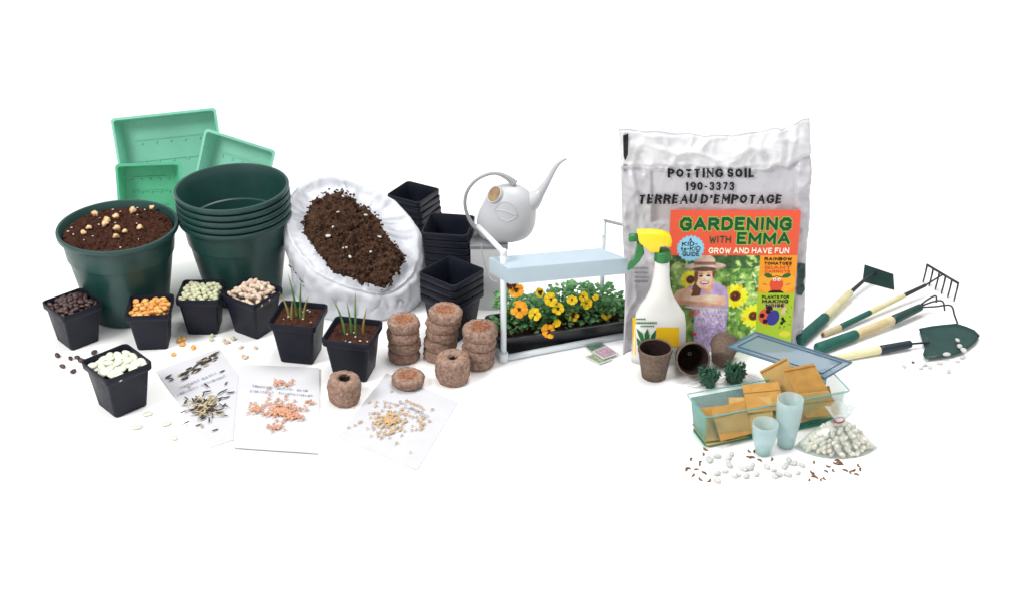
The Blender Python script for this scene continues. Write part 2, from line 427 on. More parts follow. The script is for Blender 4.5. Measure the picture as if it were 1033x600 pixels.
for px, py in [(96, 216), (117, 219), (134, 213), (108, 223), (90, 230), (118, 231), (141, 230), (126, 234), (117, 239), (153, 210), (106, 226), (84, 235)]:
    q = G(px, py, BH*.965-.002)
    seed('chip', (q.x, q.y, BH*.965-.0005), 'corn_kernel', 'pale orange corn piece lying on the soil of the green pot', 'corn kernel', 'corn pieces on the pot soil', (random.uniform(-.4, .4), random.uniform(-.4, .4), random.uniform(0, 6)), random.uniform(.85, 1.25))
for k in range(16):
    a = random.uniform(0, 2*PI); r = .095*math.sqrt(random.random())
    seed('white', (LP.x+r*math.cos(a), LP.y+r*math.sin(a), (BH-.007)*.965+.006*(1-(r/.107)**2)), 'perlite_grain', 'tiny white perlite grain speckling the soil of the green pot', 'perlite grain', 'perlite grains in the pot soil', s=random.uniform(.22, .38))
SP = G(247, 294)
n5 = ['lowest of the five nested dark green pots, its rim hidden deepest', 'second from bottom of the five nested dark green pots', 'middle one of the five nested dark green pots',
      'second from top of the five nested dark green pots', 'topmost empty pot of the five nested dark green pots']
for k in range(5):
    round_pot(Vector((SP.x-.0006*k, SP.y, 0)), n5[k], 'large green pots', z=.0138*k, s=.930, tilt=(0, -.02))

# ------------------------------------------------------------------ green seed trays, standing on an edge
def tray_vf(w, h, d, rad=.008, dr=.010, ribs=True):
    """opening faces -Y, bottom edge at z=0, x centred"""
    def ring(i, y, rr):
        return [(a, y, h/2+b) for a, b, _ in rsq(w/2-i, h/2-i, 0, max(rr, .002))]
    rings = [ring(.0, .004, rad), ring(0, 0, rad), ring(.005, 0, rad*.8), ring(.0055, .003, rad*.8), ring(.0055+dr, d, rad*.8)]
    inner = loft(rings, False, True)
    back = loft([ring(.0, .004, rad), ring(.004, .0045, rad*.8), ring(.004+dr, d+.0025, rad*.8)], False, True)
    bits = [inner, back]
    if ribs:
        for k in range(3):
            zz = h*(.28+.22*k); bits.append(box(0, d-.0008, zz, w-.07, .002, .0022))
        for k in range(2):
            for i in range(5):
                x = -w*.28+i*w*.14
                bits.append(xf(lathe([(.003, 0), (.002, .0016), (.0003, .0018)], 8), Matrix.Translation((x, d-.0005, h*(.48+.2*k))) @ Matrix.Rotation(PI/2, 4, 'X')))
    return join(*bits)
def tray(px, py, w, h, d, lean, roll, yaw, mat, label, ribs=True):
    p = G(px, py)
    o = mk('seed_tray', tray_vf(w, h, d, ribs=ribs), mat, smooth=True, angle=30)
    o.matrix_world = Matrix.Translation(p) @ Matrix.Rotation(yaw, 4, 'Z') @ Matrix.Rotation(lean, 4, 'X') @ Matrix.Rotation(roll, 4, 'Y')
    # rest on the ground
    mz = min((o.matrix_world @ v.co).z for v in o.data.vertices); o.location.z -= mz
    return tag(o, label, 'seed tray', 'green plastic seed trays behind the pots')
tray(180, 214, .232, .215, .045, R(-14), R(-4.5), R(4), m_tray, 'largest pale green seed tray, standing upright behind the others')
tray(154, 230, .140, .142, .045, R(-12), R(2), R(10), m_tray2, 'small deeper green seed tray standing between the largest tray and soil-filled pot')
tray(225, 230, .165, .188, .045, R(-14), R(12.5), R(-12), m_tray, 'small pale green seed tray tilted down, behind the nested green pots')

# ------------------------------------------------------------------ open white soil bag
BC = G(364, 303)
bag = empty('soil_bag', BC); tag(bag, 'white plastic sack standing open with dark soil heaped in its mouth', 'soil bag')
NB = 200
def bag_ring(t):
    """t 0..1 outside bottom to rim; 1..2 down the inside"""
    ring = []
    for i in range(NB):
        a = 2*PI*i/NB; c, s = math.cos(a), math.sin(a)
        zr = .142+.078*math.sin(a-.46)+.004*math.sin(3*a+1)+.002*math.sin(7*a)      # rim height
        rx, ry = .137, .105
        if t <= 1:
            z = zr*t
            w = .86+.17*math.sin(PI*min(1, t*1.05)*.62) 
            if t > .9: w -= .05*((t-.9)/.1)**2
            x, y = rx*w*c, ry*w*s
            fold = nz((c*1.6, s*1.6, z*9), 1.8, 4.0)*.016+nz((c*4, s*4, z*22), 1.6, 9.0)*.006+abs(nz((c*2.5+z*8, s*2.5, z*14), 2.0, 2.0))*-.010
            rg_ = abs(nz((c*3.2+s*1.1, s*3.2, z*16), 1.5, 21.0)); fold -= .009*max(0, .22-rg_)/.22
            rg_ = abs(nz((c*7, s*7, z*30+c*3), 1.3, 31.0)); fold += .003*max(0, .2-rg_)/.2
            fold *= .62
            k = min(1, t*3)*(1 if t < .7 else 1-.65*(t-.7)/.3)
            x += c*fold*k; y += s*fold*k
        else:
            q = t-1
            w = .965
            z = zr
            x, y = rx*w*c, ry*w*s
        # sheared upper part to follow the slumping mouth
        y += .020*(z/.15)-.012*max(0, s)*(z/.2)
        x += -.010*(z/.15)
        ring.append((x, y, max(z, 0.0008)))
    return ring
soil_px = [(306, 222), (313, 207), (322, 197), (339, 192), (356, 197), (360, 207), (372, 209), (382, 220), (391, 236), (401, 249), (409, 262), (399, 276), (388, 289), (374, 286), (361, 282), (346, 277), (332, 270), (323, 256), (312, 244), (305, 232)]
so = Vector((BC.x-.01, BC.y+.015, .160)); sn = Vector((0.10, -math.sin(R(34)), math.cos(R(34)))).normalized()
outl = [PP(a, b, so, sn) for a, b in soil_px]
cen = sum(outl, Vector())/len(outl)
def outl_at(t):
    n = len(outl); f = t*n; i = int(f) % n; u = f-int(f); p0, p1, p2, p3 = outl[i-1], outl[i], outl[(i+1) % n], outl[(i+2) % n]
    return .5*((2*p1)+(p2-p0)*u+(2*p0-5*p1+4*p2-p3)*u*u+(3*p1-p0-3*p2+p3)*u**3)
def soil_dir(a):
    best = None; bd = 9
    for k in range(200):
        p = outl_at(k/200); d = abs((math.atan2(p.y-cen.y, p.x-cen.x)-a+PI) % (2*PI)-PI)
        if d < bd: bd = d; best = p
    return best
rings = [bag_ring(t) for t in [0, .04, .1, .17, .24, .31, .38, .45, .52, .59, .66, .73, .8, .86, .91, .95, .98, 1.0]]
RM = [Vector(p) for p in rings[-1]]
SD = [soil_dir(math.atan2(p.y+BC.y-cen.y, p.x+BC.x-cen.x))-BC for p in RM]
for q in (.06, .13, .25, .4, .55, .7, .85, 1.0, 1.12):
    rg = []
    for i in range(NB):
        a = 2*PI*i/NB; tgt = SD[i]-sn*.006
        gapw = (RM[i]-SD[i]).length
        p = RM[i].lerp(tgt, q)
        p += sn*(.004*math.sin(PI*min(1, q/.28)) if q < .28 else 0)
        p += -sn*(min(.02, gapw*.22))*math.sin(PI*min(1, max(0, q-.1)/.9))
        p += sn*(.006*nz((math.cos(a)*3, math.sin(a)*3, q*2), 1.8, 7.0)+.003*nz((math.cos(a)*9, math.sin(a)*9, q*2), 1.8, 3.0))*math.sin(PI*min(1, q))
        p += sn*(.005*max(0, .2-abs(nz((math.cos(a)*4, math.sin(a)*4, q*1.5), 1.6, 41.0)))/.2*math.sin(PI*min(1, q)))
        rg.append(p)
    rings.append(rg)
mk('sack', loft(rings, True, False), m_bagw, bag)
V = []; Fc = []; NA, NR = 240, 70
for j in range(NR+1):
    q = j/NR
    for i in range(NA):
        e = outl_at(i/NA)
        p = cen.lerp(e, q*(1+.07*nz(e, 50, 1.0)+.07*nz(e, 160, 4.0)+.04*nz(e, 400, 4.0)))
        edge = 1-q**4
        h = .020*(1-q**2.2)+(.0095*nz(p, 50, 5)+.0085*nz(p, 120, 2)+.0060*nz(p, 260, 8))*(.35+.65*edge)
        if q > .93: h -= .012*(q-.93)/.07
        V.append(p+sn*h-BC)
for j in range(NR):
    for i in range(NA):
        a = j*NA+i; b = j*NA+(i+1) % NA; Fc.append((a, b, b+NA, a+NA))
def cf(r):
    t = r.random(); e = outl_at(t); q = 1-.75*r.random()**1.3 if r.random() < .75 else r.uniform(.95, 1.03)
    return cen.lerp(e, q)+sn*(.020*(1-min(1, q)**2.2)+.001+r.uniform(-.002, .003))-BC
o = mk('potting_soil', join((V, Fc), *crumbs(cf, 420, .0012, .0032, 5)), m_soil2); o.location = BC
tag(o, 'dark brown clumpy soil spilling in the mouth of the white sack', 'soil', kind='stuff')
for px, py in [(346, 198), (369, 217), (336, 229), (331, 238), (383, 239), (374, 254), (353, 259), (381, 219), (341, 214), (348, 250)]:
    q = PP(px, py, so+sn*.021, sn)
    seed('white', q, 'bark_chip', 'pale chip lying on the soil of the white sack', 'bark chip', 'pale chips in the sack soil', (random.uniform(.3, .9), 0, random.uniform(0, 6)), random.uniform(.5, .85))
# faint print on the sack
cur = []
for k in range(15):
    a = R(196+k*2.2)
    if k in (4, 9): continue
    cur.append(a)
vv = []
for a in cur:
    i = int(a/(2*PI)*NB) % NB
    ra = Vector(rings[9][i]); rb = Vector(rings[10][i]); rc = Vector(rings[9][(i+1) % NB])
    p = ra.lerp(rb, .2); nn = (rc-ra).cross(rb-ra).normalized()
    t = (rc-ra).normalized(); u = (rb-ra).normalized()
    if nn.dot(Vector((math.cos(a), math.sin(a), 0))) < 0: nn = -nn
    p = p+nn*.0014
    vv.append(slab([p-t*.0022-u*.0012, p+t*.0016-u*.0012, p+t*.0016+u*.0012, p-t*.0022+u*.0012], -.0003))
mk('faint_print', join(*vv), m_ink, bag, smooth=False)

# ------------------------------------------------------------------ stacked black pots
def pot_stack(px, py, n, rz, where, s=1.0, drift=(0, 0)):
    p = G(px, py)
    words = {0: 'lowest', n-1: 'topmost'}
    ords = ['lowest', 'second lowest', 'third lowest', 'fourth from bottom', 'fifth from bottom', 'sixth from bottom', 'topmost']
    for k in range(n):
        w = 'topmost' if k == n-1 else ords[k]
        square_pot(p+Vector((drift[0]*k, drift[1]*k, 0)), rz+random.uniform(-.03, .03), f'{w} empty pot of the black stack {where}', 'nested square black pots', s, .0135*k*s)
pot_stack(422, 257, 6, R(-30), 'farthest behind the sack', 1.0, (-.0012, .0))
pot_stack(457, 301, 6, R(-8), 'beside the grey box', 1.13, (-.0012, 0))
pot_stack(457, 335, 4, R(-38), 'right behind the pellets', 1.12)

# ------------------------------------------------------------------ pots with shoots
for (px, py), rz, lab, sh in [((304, 358), R(-10), 'square black pot of soil with three tall thin green shoots', [(-.018, .004, .050, -.3, 1), (-.004, .006, .085, -.12, 0), (.004, 0, .078, .08, 0), (.010, -.004, .045, .25, 1), (-.012, -.006, .04, .1, 1)]),
                              ((358, 375), R(-12), 'square black pot of soil with two broad green shoots, beside pellets', [(-.014, .002, .072, -.28, 0), (.006, -.002, .085, .04, 0), (-.002, .004, .06, -.1, 0), (.018, .006, .05, .2, 1)])]:
    p = G(px, py); square_pot(p, rz, lab, 'black pots with shoots', 1.12)
    o = mk('potting_soil', xf(soil_patch(.0405, .0405, 0, .0022, 40, px), Matrix.Translation((p.x, p.y, PH*1.12-.010)) @ Matrix.Rotation(rz, 4, 'Z')), m_soil)
    tag(o, 'soil in the ' + lab, 'soil', kind='stuff')
    for (dx, dy, h, ln, dry) in sh:
        base = Vector((p.x+dx, p.y+dy, PH*1.12-.011)); Vv = []; Ff = []; n = 9
        for i in range(n):
            t = i/(n-1); w = .0021*(1-t**2.5)+.0002
            c = base+Vector((ln*h*t*t*.8+ln*h*.2*t, .004*t, h*t*1.05))
            Vv += [c+Vector((-w, 0, 0)), c+Vector((0, -w*.6, 0)), c+Vector((w, 0, 0)), c+Vector((0, w*.6, 0))]
            if i:
                k = i*4
                for j in range(4): Ff.append((k-4+j, k-4+(j+1) % 4, k+(j+1) % 4, k+j))
        o = mk('seedling_shoot', (Vv, Ff), m_dry if dry else m_shoot)
        tag(o, ('thin dry yellowish shoot growing in the ' if dry else 'slender green shoot growing in the ')+('pot with three tall shoots' if px < 320 else 'pot with two broad shoots'), 'seedling', 'shoots in the black pots')
    for k in range(7):
        seed('white', (p.x+random.uniform(-.03, .03), p.y+random.uniform(-.03, .03), PH*1.12-.008), 'perlite_grain', 'small pale grain on the soil of a pot with shoots', 'perlite grain', 'pale grains in the shoot pots', s=random.uniform(.22, .45))

# ------------------------------------------------------------------ peat pellets
def pellet_vf(r, h, sd, hole=.25, sag=0):
    tall = h > .04
    pr = []
    n = 9
    pr.append((r*.55, 0)); 
    for i in range(n+1):
        t = i/n
        pr.append((r*((.80+.20*math.sin(PI*(.10+.72*t))) if tall else (.88+.12*math.sin(PI*(.08+.84*t)))), h*(.04+.90*t)))
    pr += [(r*.80, h*.985), (r*.62, h*1.0), (r*.56, h*.93), (r*.4, h*.90), (r*hole, h*.88), (r*hole*.6, h*.70)] if not tall else [(r*.78, h*.985), (r*.60, h*1.0), (r*.36, h*.985), (r*hole, h*.95), (r*hole*.9, h*.70), (r*hole*.5, h*.62)]
    v, f = lathe(pr, 40, True, True)
    out = []
    for p in v:
        q = 1+.07*nz((p.x, p.y, p.z*1.6), 80, sd)+.06*nz(p, 210, sd)+.04*nz((p.x, p.y, p.z*.3), 400, sd)
        out.append(Vector((p.x*q, p.y*q, p.z+(.0016*nz(p, 150, sd+3) if p.z > .001 else 0))))
    return out, f
def pellet(loc, r, h, label, sd, tilt=(0, 0), group='stacked peat pellets', hole=.25):
    e = empty('peat_pellet', loc); tag(e, label, 'peat pellet', group); e.rotation_euler = (tilt[0], tilt[1], sd)
    v, f = pellet_vf(r, h, sd, hole)
    mk('netting', (v, f), m_peat, e)
    c = lathe([(r*.60, h*.955), (r*.45, h*.965), (r*.25, h*.94), (r*.1, h*.86)], 28, False, True)
    c = ([Vector((p.x, p.y, p.z+.0018*nz(p, 260, sd))) for p in c[0]], c[1])
    if h > .04: c = lathe([(r*hole*1.02, h*.93), (r*hole*.9, h*.80), (r*hole*.5, h*.72), (r*.02, h*.70)], 24, False, True)
    mk('peat_core', c, m_fibred if h > .04 else m_peattop, e)
    return e
ordn = ['bottom', 'second from bottom', 'third from bottom', 'fourth from bottom', 'fifth from bottom']
for (px, py, hs, r, w, dx) in [(407, 361, [.023, .022, .021, .021], .0315, 'stack by the shoot pots', .0010), (443, 360, [.023, .022, .021, .021, .020], .0320, 'tallest pellet stack', .0032), (482, 367, [.021, .021, .021, .022], .0320, 'stack near the light stand', .0018)]:
    p = G(px, py); z = 0
    for k, h in enumerate(hs):
        w2 = 'top' if k == len(hs)-1 else ordn[k]
        pellet(Vector((p.x+dx*k+random.uniform(-.0015, .0015), p.y+random.uniform(-.001, .001), z)), r*random.uniform(.94, 1.04)*(.93 if k == 0 else 1), h, f'{w2} brown peat pellet of the {w}', px+k*1.3, (random.uniform(-.04, .04)*(k > 0), random.uniform(-.04, .04)*(k > 0)))
        z += h*.965
pellet(G(457, 383), .0325, .052, 'single swollen peat pellet with hollow top, standing before the stacks', 12.1, (0, 0), 'single peat pellets', .28)
pellet(G(347, 404), .0300, .050, 'swollen peat pellet with torn dark opening beside the red seed paper', 5.2, (-.05, .08), 'single peat pellets', .40).location.z = .001
# dark torn core on that one
o = None

# ------------------------------------------------------------------ seed papers
def paper(pts, z, mat, label):
    c = [G(a, b, z) for a, b in pts]
    n = 14; V = []; Fc = []
    for side in (0, 1):
        for j in range(n+1):
            for i in range(n+1):
                u, v = i/n, j/n
                p = c[0].lerp(c[1], u).lerp(c[3].lerp(c[2], u), v)
                lift = .0022*abs(nz((p.x, p.y, 0), 9, z*1000))*(4*abs(u-.5)*abs(v-.5))
                V.append((p.x, p.y, z+lift-(.0005 if side else 0)))
    m = (n+1)**2
    for j in range(n):
        for i in range(n):
            k = j*(n+1)+i; Fc.append((k, k+n+1, k+n+2, k+1)); Fc.append((m+k, m+k+1, m+k+n+2, m+k+n+1))
    for i in range(n):
        for a, b in ((i, i+1), (n*(n+1)+i+1, n*(n+1)+i), ((i+1)*(n+1), i*(n+1)), (i*(n+1)+n, (i+1)*(n+1)+n)):
            Fc.append((a, b, m+b, m+a))
    o = mk('seed_paper', (V, Fc), mat, smooth=False); tag(o, label, 'paper', 'seed papers'); return o
p1 = paper([(157, 374), (221, 351), (277, 429), (213, 451)], .0012, m_paper, 'tilted white paper strewn with black striped seeds')
p2 = paper([(242, 367), (322, 371), (322, 457), (235, 451)], .0040, m_paper2, 'upright white paper strewn with coral red seeds')
p3 = paper([(390, 376), (462, 405), (421, 474), (340, 440)], .0012, m_paper, 'white paper turned diagonally, strewn with tan seeds, under a flat pellet')
def dashes(par, x0, y0, x1, y1, z, h, mat, gaps, sd):
    rr = random.Random(sd); bits = []
    L = math.hypot(x1-x0, y1-y0); ux, uy = (x1-x0)/L, (y1-y0)/L; t = 0
    while t < L:
        w = rr.uniform(1.1, 2.2)
        if not any(a < t/L < b for a, b in gaps):
            hh = h*rr.uniform(.55, 1)
            a = G(x0+ux*t, y0+uy*t, z); b = G(x0+ux*(t+w), y0+uy*(t+w), z)
            n = Vector((-(b-a).y, (b-a).x, 0)).normalized()*hh*.002
            kk = rr.randint(0, 2)
            if kk == 0: bits.append(slab([a, b, b+n, a+n], .0002))
            elif kk == 1: bits.append(slab([a, a.lerp(b, .35), a.lerp(b, .35)+n, a+n], .0002)); bits.append(slab([a, b, b+n*.3, a+n*.3], .0001))
            else: bits.append(slab([a+n*.7, b+n*.7, b+n, a+n], .0002)); bits.append(slab([a.lerp(b, .4), a.lerp(b, .75), a.lerp(b, .75)+n, a.lerp(b, .4)+n], .0001))
        t += w+rr.uniform(.5, .9)
    return mk('faded_print', join(*bits), mat, par, smooth=False)
dashes(p1, 182, 391, 219, 376, .0040, 2.6, m_inkblue, [(.5, .56)], 3)
dashes(p1, 179, 398, 227, 379, .0040, 2.6, m_inkblue, [(.42, .5)], 4)
dashes(p2, 254, 389, 310, 394, .0068, 2.6, m_inkblue, [(.35, .38), (.72, .8)], 5)
dashes(p2, 252, 394, 314, 399, .0068, 2.6, m_inkblue, [(.38, .45)], 6)
dashes(p3, 386, 404, 424, 415, .0040, 2.0, m_inkgrey, [(.4, .5)], 7)
dashes(p3, 402, 404, 430, 419, .0040, 2.0, m_inkblue, [(.3, .4)], 8)
def rnd_cluster(n, cx, cy, sx, sy, r):
    out = []
    for _ in range(n):
        a = r.uniform(0, 2*PI); q = abs(r.gauss(0, .55)); out.append((cx+sx*q*math.cos(a), cy+sy*q*math.sin(a)))
    return out
rr = random.Random(11)
def paperseeds(kind, pts, z, name, label, cat, group, ang=None, s=1.0, spread=.5, pile=0):
    for i, (px, py) in enumerate(pts):
        ss = s*rr.uniform(.8, 1.15)
        a = rr.uniform(0, 6.28) if ang is None else ang(px, py)+rr.gauss(0, spread)
        q = G(px, py, z+HZ[kind]*ss+(rr.uniform(0, pile)))
        seed(kind, q, name, label, cat, group, (rr.uniform(-.15, .15), rr.uniform(-.15, .15), a), ss)
sunpts = rnd_cluster(95, 207, 409, 20, 17, rr)
paperseeds('sun', sunpts, .0030, 'striped_seed', 'slim dark seed in the round cluster on the tilted paper', 'striped seed', 'striped seeds on paper', lambda x, y: math.atan2(409-y, x-207)*1.0, s=1.1, spread=.6, pile=.002)
paperseeds('sunc', rnd_cluster(84, 206, 409, 17, 15, rr), .0032, 'cream_seed', 'slim cream seed in the round cluster on the tilted paper', 'cream seed', 'cream seeds on paper', lambda x, y: math.atan2(409-y, x-207), s=1.0, spread=.7, pile=.003)
top = [(184+i*1.2+rr.uniform(-2, 2), 379-i*.75+rr.uniform(-4, 4)) for i in range(30)]
paperseeds('sun', top, .0030, 'striped_seed', 'slim dark seed in the slanting band on the tilted paper', 'striped seed', 'striped seeds on paper', lambda x, y: R(48), s=1.15, spread=.2)
paperseeds('sunc', [(a+rr.uniform(-3, 3), b+rr.uniform(-3, 3)) for a, b in top[::2]], .0032, 'cream_seed', 'slim cream seed in the slanting band on the tilted paper', 'cream seed', 'cream seeds on paper', lambda x, y: R(48), s=1.0, spread=.2)
paperseeds('sun', [(171, 381), (173, 383), (170, 379), (228, 386), (229, 400), (222, 402), (226, 408), (187, 405), (212, 361), (224, 374), (217, 433), (200, 428)], .0030, 'striped_seed', 'stray black striped seed lying apart on the tilted paper', 'striped seed', 'striped seeds on paper', lambda x, y: R(60), s=1.1, spread=.5)
redp = rnd_cluster(150, 285, 413, 24, 14, rr)+rnd_cluster(34, 258, 412, 9, 9, rr)+rnd_cluster(26, 300, 419, 8, 5, rr)+rnd_cluster(26, 277, 430, 12, 4, rr)+[(276+rr.uniform(0, 20), 384+rr.uniform(-2, 4)) for _ in range(20)]+[(308+rr.uniform(0, 9), 404+rr.uniform(-1, 2)) for _ in range(6)]
redp = [q for q in redp if 244 < q[0] < 319 and 372 < q[1] < 448]
paperseeds('red', redp, .0062, 'coral_seed', 'tiny coral red seed scattered on the upright white paper', 'red seed', 'red seeds on paper', s=1.0, pile=.001)
oatp = [(x, y) for x, y in rnd_cluster(210, 392, 424, 27, 16, rr)]+rnd_cluster(18, 425, 425, 8, 10, rr)+[(410+i*2.1, 403+i*1.0+rr.uniform(-1, 1)) for i in range(9)]+[(395, 394), (436, 412), (358, 428), (364, 424), (400, 446), (414, 455)]
paperseeds('oat', oatp, .0030, 'tan_seed', 'small tan seed scattered on the diagonal white paper', 'tan seed', 'tan seeds on paper', s=.95, pile=.001)
pl = pellet(G(412, 386, .0038), .0305, .018, 'flat dry peat pellet lying on the corner of the diagonal paper', 3.3, (0, 0), 'single peat pellets', .12)

# ------------------------------------------------------------------ grey box and watering can
b0 = G(475, 313); b1 = G(512.5, 311)
bw = b1.x-b0.x; bh = .142; bd = .085
bx = empty('display_box', Vector(((b0.x+b1.x)/2, b0.y+bd/2, 0))); tag(bx, 'pale grey box with darker grey top under the watering can', 'box')
mk('panel', box(0, 0, bh/2-.003, bw-.002, bd-.002, bh-.006), m_boxw, bx, smooth=False)
mk('top', box(0, 0, bh-.003, bw, bd, .006), m_boxg, bx, smooth=False)
mk('knob', xf(lathe([(.0018, 0), (.0018, .002), (.001, .003)], 12), Matrix.Translation((bw/2-.006, -bd/2+.001, .022)) @ Matrix.Rotation(PI/2, 4, 'X')), m_tblack, bx)

CY = bx.location.y
cc = P(509, 208, CY); u_ = pxm(cc)
czb = bh+.0004
CAN_DP = .74
can = empty('watering_can', Vector((cc.x, CY, czb))); tag(can, 'silvery white watering can with long curved spout and hoop handle, on the box', 'watering can')
cz = cc.z-czb
def cpt(px, py, dy=0): return P(px, py, CY+dy)-Vector((cc.x, CY, czb))
ex, ey, ez = 30.5*u_, 25*u_, 29*u_/math.cos(PITCH)*.93
ax = Vector((-.60, -.34, .72)).normalized()
sx_ = ax.cross(Vector((0, 1, 0))).normalized(); sy_ = ax.cross(sx_).normalized()
CANP = [(236.5, 489, 527), (235.5, 485, 532), (233, 483, 535), (229, 481.5, 538), (222, 480.5, 540.5), (214, 481.5, 541), (206, 484.5, 541), (199, 488.5, 539.5), (193, 490.5, 537), (188, 495, 532.5), (184.5, 500, 527), (182.5, 505, 522), (182, 509, 519)]
CANP = [(178+(a-182)*.955, b, c) for a, b, c in CANP]
zs_ = [cpt(511, p[0]).z for p in CANP]; z0_ = zs_[0]; rgc = []
def can_sec(t):
    k = min(len(CANP)-2, int(t)); f = t-k; f = f*f*(3-2*f)*.5+f*.5
    a, b = CANP[k], CANP[k+1]; return [a[q]+(b[q]-a[q])*f for q in range(3)]
def can_lin(t):
    k = min(len(CANP)-2, int(t)); f = t-k; a, b = CANP[k], CANP[k+1]; return [a[e]+(b[e]-a[e])*f for e in range(3)]
CS = [can_lin(q/4) for q in range(0, (len(CANP)-1)*4+1)]
for _ in range(5): CS = [CS[0]]+[[(CS[i-1][e]+2*CS[i][e]+CS[i+1][e])/4 for e in range(3)] for i in range(1, len(CS)-1)]+[CS[-1]]
for y_, xl_, xr_ in CS:
    z_ = cpt(511, y_).z-z0_
    xa, xb = cpt(xl_, y_).x, cpt(xr_, y_).x; c_, h_ = (xa+xb)/2, (xb-xa)/2
    dp = h_*CAN_DP
    rgc.append([(c_+h_*math.cos(2*PI*k/64), dp*math.sin(2*PI*k/64), z_) for k in range(64)])
mk('body', loft(rgc, True, True), m_can, can)
def can_front(px, py):
    """point on the front of the body under a photo pixel"""
    best = None
    for r in rgc:
        for p in r:
            if p[1] > .008: continue
            a, b = px_of(can.location+Vector(p)); d_ = (a-px)**2+(b-py)**2
            if best is None or d_ < best[0]: best = (d_, Vector(p))
    return best[1]
mc_ = can_front(499, 197)
an = (Vector((-.62, -.48, .62))).normalized(); as_ = an.cross(Vector((0, 1, 0))).normalized(); at_ = as_.cross(an).normalized()
MA = Matrix((( as_.x, at_.x, an.x, mc_.x+an.x*.0026), (as_.y, at_.y, an.y, mc_.y+an.y*.0026), (as_.z, at_.z, an.z, mc_.z+an.z*.0026), (0, 0, 0, 1)))
mk('mouth_rim', xf(lathe([(.0168, -.010), (.0172, -.001), (.0170, .0006), (.0160, .0008), (.0154, -.0002)], 40, False, False), MA), m_can, can)
mk('inside_lining', xf(lathe([(.0158, .0000), (.0150, -.0008), (.002, -.0008)], 40, False, True), MA), m_tan, can)
sp = smooth_path([cpt(526, 208), cpt(537, 202), cpt(545, 194), cpt(553, 182), cpt(559, 171), cpt(565, 163.5), cpt(571, 160)], 6)
mk('spout', tube(sp, interp([14*u_, 10*u_, 5.0*u_, 3.0*u_, 2.5*u_, 2.0*u_, 1.7*u_], len(sp)), 16), m_can, can)
hp = smooth_path([cpt(519, 185.5), cpt(511, 179), cpt(500, 175), cpt(488, 177.5), cpt(478, 184), cpt(471, 194), cpt(469, 206), cpt(472, 218), cpt(478, 228), cpt(486, 233)], 6)
mk('handle', tube(hp, interp([4.2*u_, 2.6*u_, 1.7*u_, 1.7*u_, 1.7*u_, 1.7*u_, 1.7*u_, 1.8*u_, 2.4*u_, 4*u_], len(hp)), 12), m_cang, can)
# embossed leaf on the belly
def bell(px, py):
    p = can_front(px, py)
    for _ in range(6):
        q = P(px, py, CY+p.y)-can.location
        for r in range(len(rgc)-1):
            za, zb = rgc[r][0][2], rgc[r+1][0][2]
            if za <= q.z <= zb:
                f = (q.z-za)/max(1e-6, zb-za); R0 = [(rgc[r+e][0][0], rgc[r+e][32][0]) for e in (0, 1)]
                hi_ = R0[0][0]*(1-f)+R0[1][0]*f; lo_ = R0[0][1]*(1-f)+R0[1][1]*f; c_, h_ = (hi_+lo_)/2, (hi_-lo_)/2
                yv = -CAN_DP*h_*math.sqrt(max(.02, 1-((q.x-c_)/h_)**2)); p = Vector((q.x, yv, q.z)); break
    return p+Vector((0, -.0002, 0))
lf = []
for path in ([(500, 212), (505, 205), (514, 204), (521, 210), (523, 218)], [(500, 212), (505, 220), (514, 223), (523, 218)], [(500, 212), (510, 213), (523, 218)]):
    lf.append(tube([bell(a-1, b) for a, b in [tuple(q) for q in [(v.x, v.y) for v in smooth_path([(a, b, 0) for a, b in path], 5)]]], .0010, 8))
mk('leaf_emblem', join(*lf), m_can, can)

# ------------------------------------------------------------------ grow light stand
FL = G(508, 364)
yaw = R(15); L_, D_ = .285, .115
ly = Matrix.Translation(FL) @ Matrix.Rotation(yaw, 4, 'Z')
gl = empty('grow_light_stand', FL); tag(gl, 'pale tubular light stand with blue grey hood over the tray of flowers', 'grow light')
HT = .229; tr = .0062
gFR, gBR, gBL = G(641, 338.5)-FL, G(606, 329)-FL, G(484, 336)-FL
def zt_(p, z): return Vector((p.x, p.y, z))
O_ = Vector((0, 0, 0))
for a, b in ((O_, gFR), (gFR, gBR), (gBR, gBL), (gBL, O_)):
    d_ = (b-a).normalized()*.004
    mk('base_rail', tube([zt_(a+d_, tr), zt_(b-d_, tr)], tr, 12), m_frame, gl)
for q, r_ in ((O_, .0056), (gFR, .0048), (gBR, .0044)):
    mk('post', tube([zt_(q, .013), zt_(q, HT)], r_, 12), m_frame, gl)
for q in (O_, gFR, gBR, gBL):
    mk('foot_joint', xf(lathe([(.0085, 0), (.0092, .002), (.0092, .016), (.0075, .02)], 16), Matrix.Translation((q.x, q.y, 0))), m_frame, gl)
mk('top_rail', tube([zt_(gBR, HT), zt_(gFR, HT)], .0030, 10), m_cang, gl)
mk('top_rail', tube([zt_(O_, HT), zt_(gBL, HT)], .0050, 10), m_frame, gl)
mk('post_cap', xf(lathe([(.0058, 0), (.0066, .0015), (.0066, .009), (.0052, .0105)], 16), Matrix.Translation((0, 0, HT-.005))), m_frame, gl)
HZ0, HZ1 = .176, .208
hq = [G(513.5, 271, HZ1)-FL, G(634, 260.5, HZ1)-FL, G(606, 250, HZ1)-FL, G(493, 259.5, HZ1)-FL]
hcn = sum(hq, Vector())/4
def hring(z, sc):
    out = []
    for i in range(4):
        a, b, c = hq[i-1], hq[i], hq[(i+1) % 4]
        for t in (.06, .02):
            p = b.lerp(a, t*(1 if i % 2 else .5)); out.append(zt_(hcn.lerp(p, sc), z))
        for t in (.02, .06):
            p = b.lerp(c, t*(.5 if i % 2 else 1)); out.append(zt_(hcn.lerp(p, sc), z))
    return out
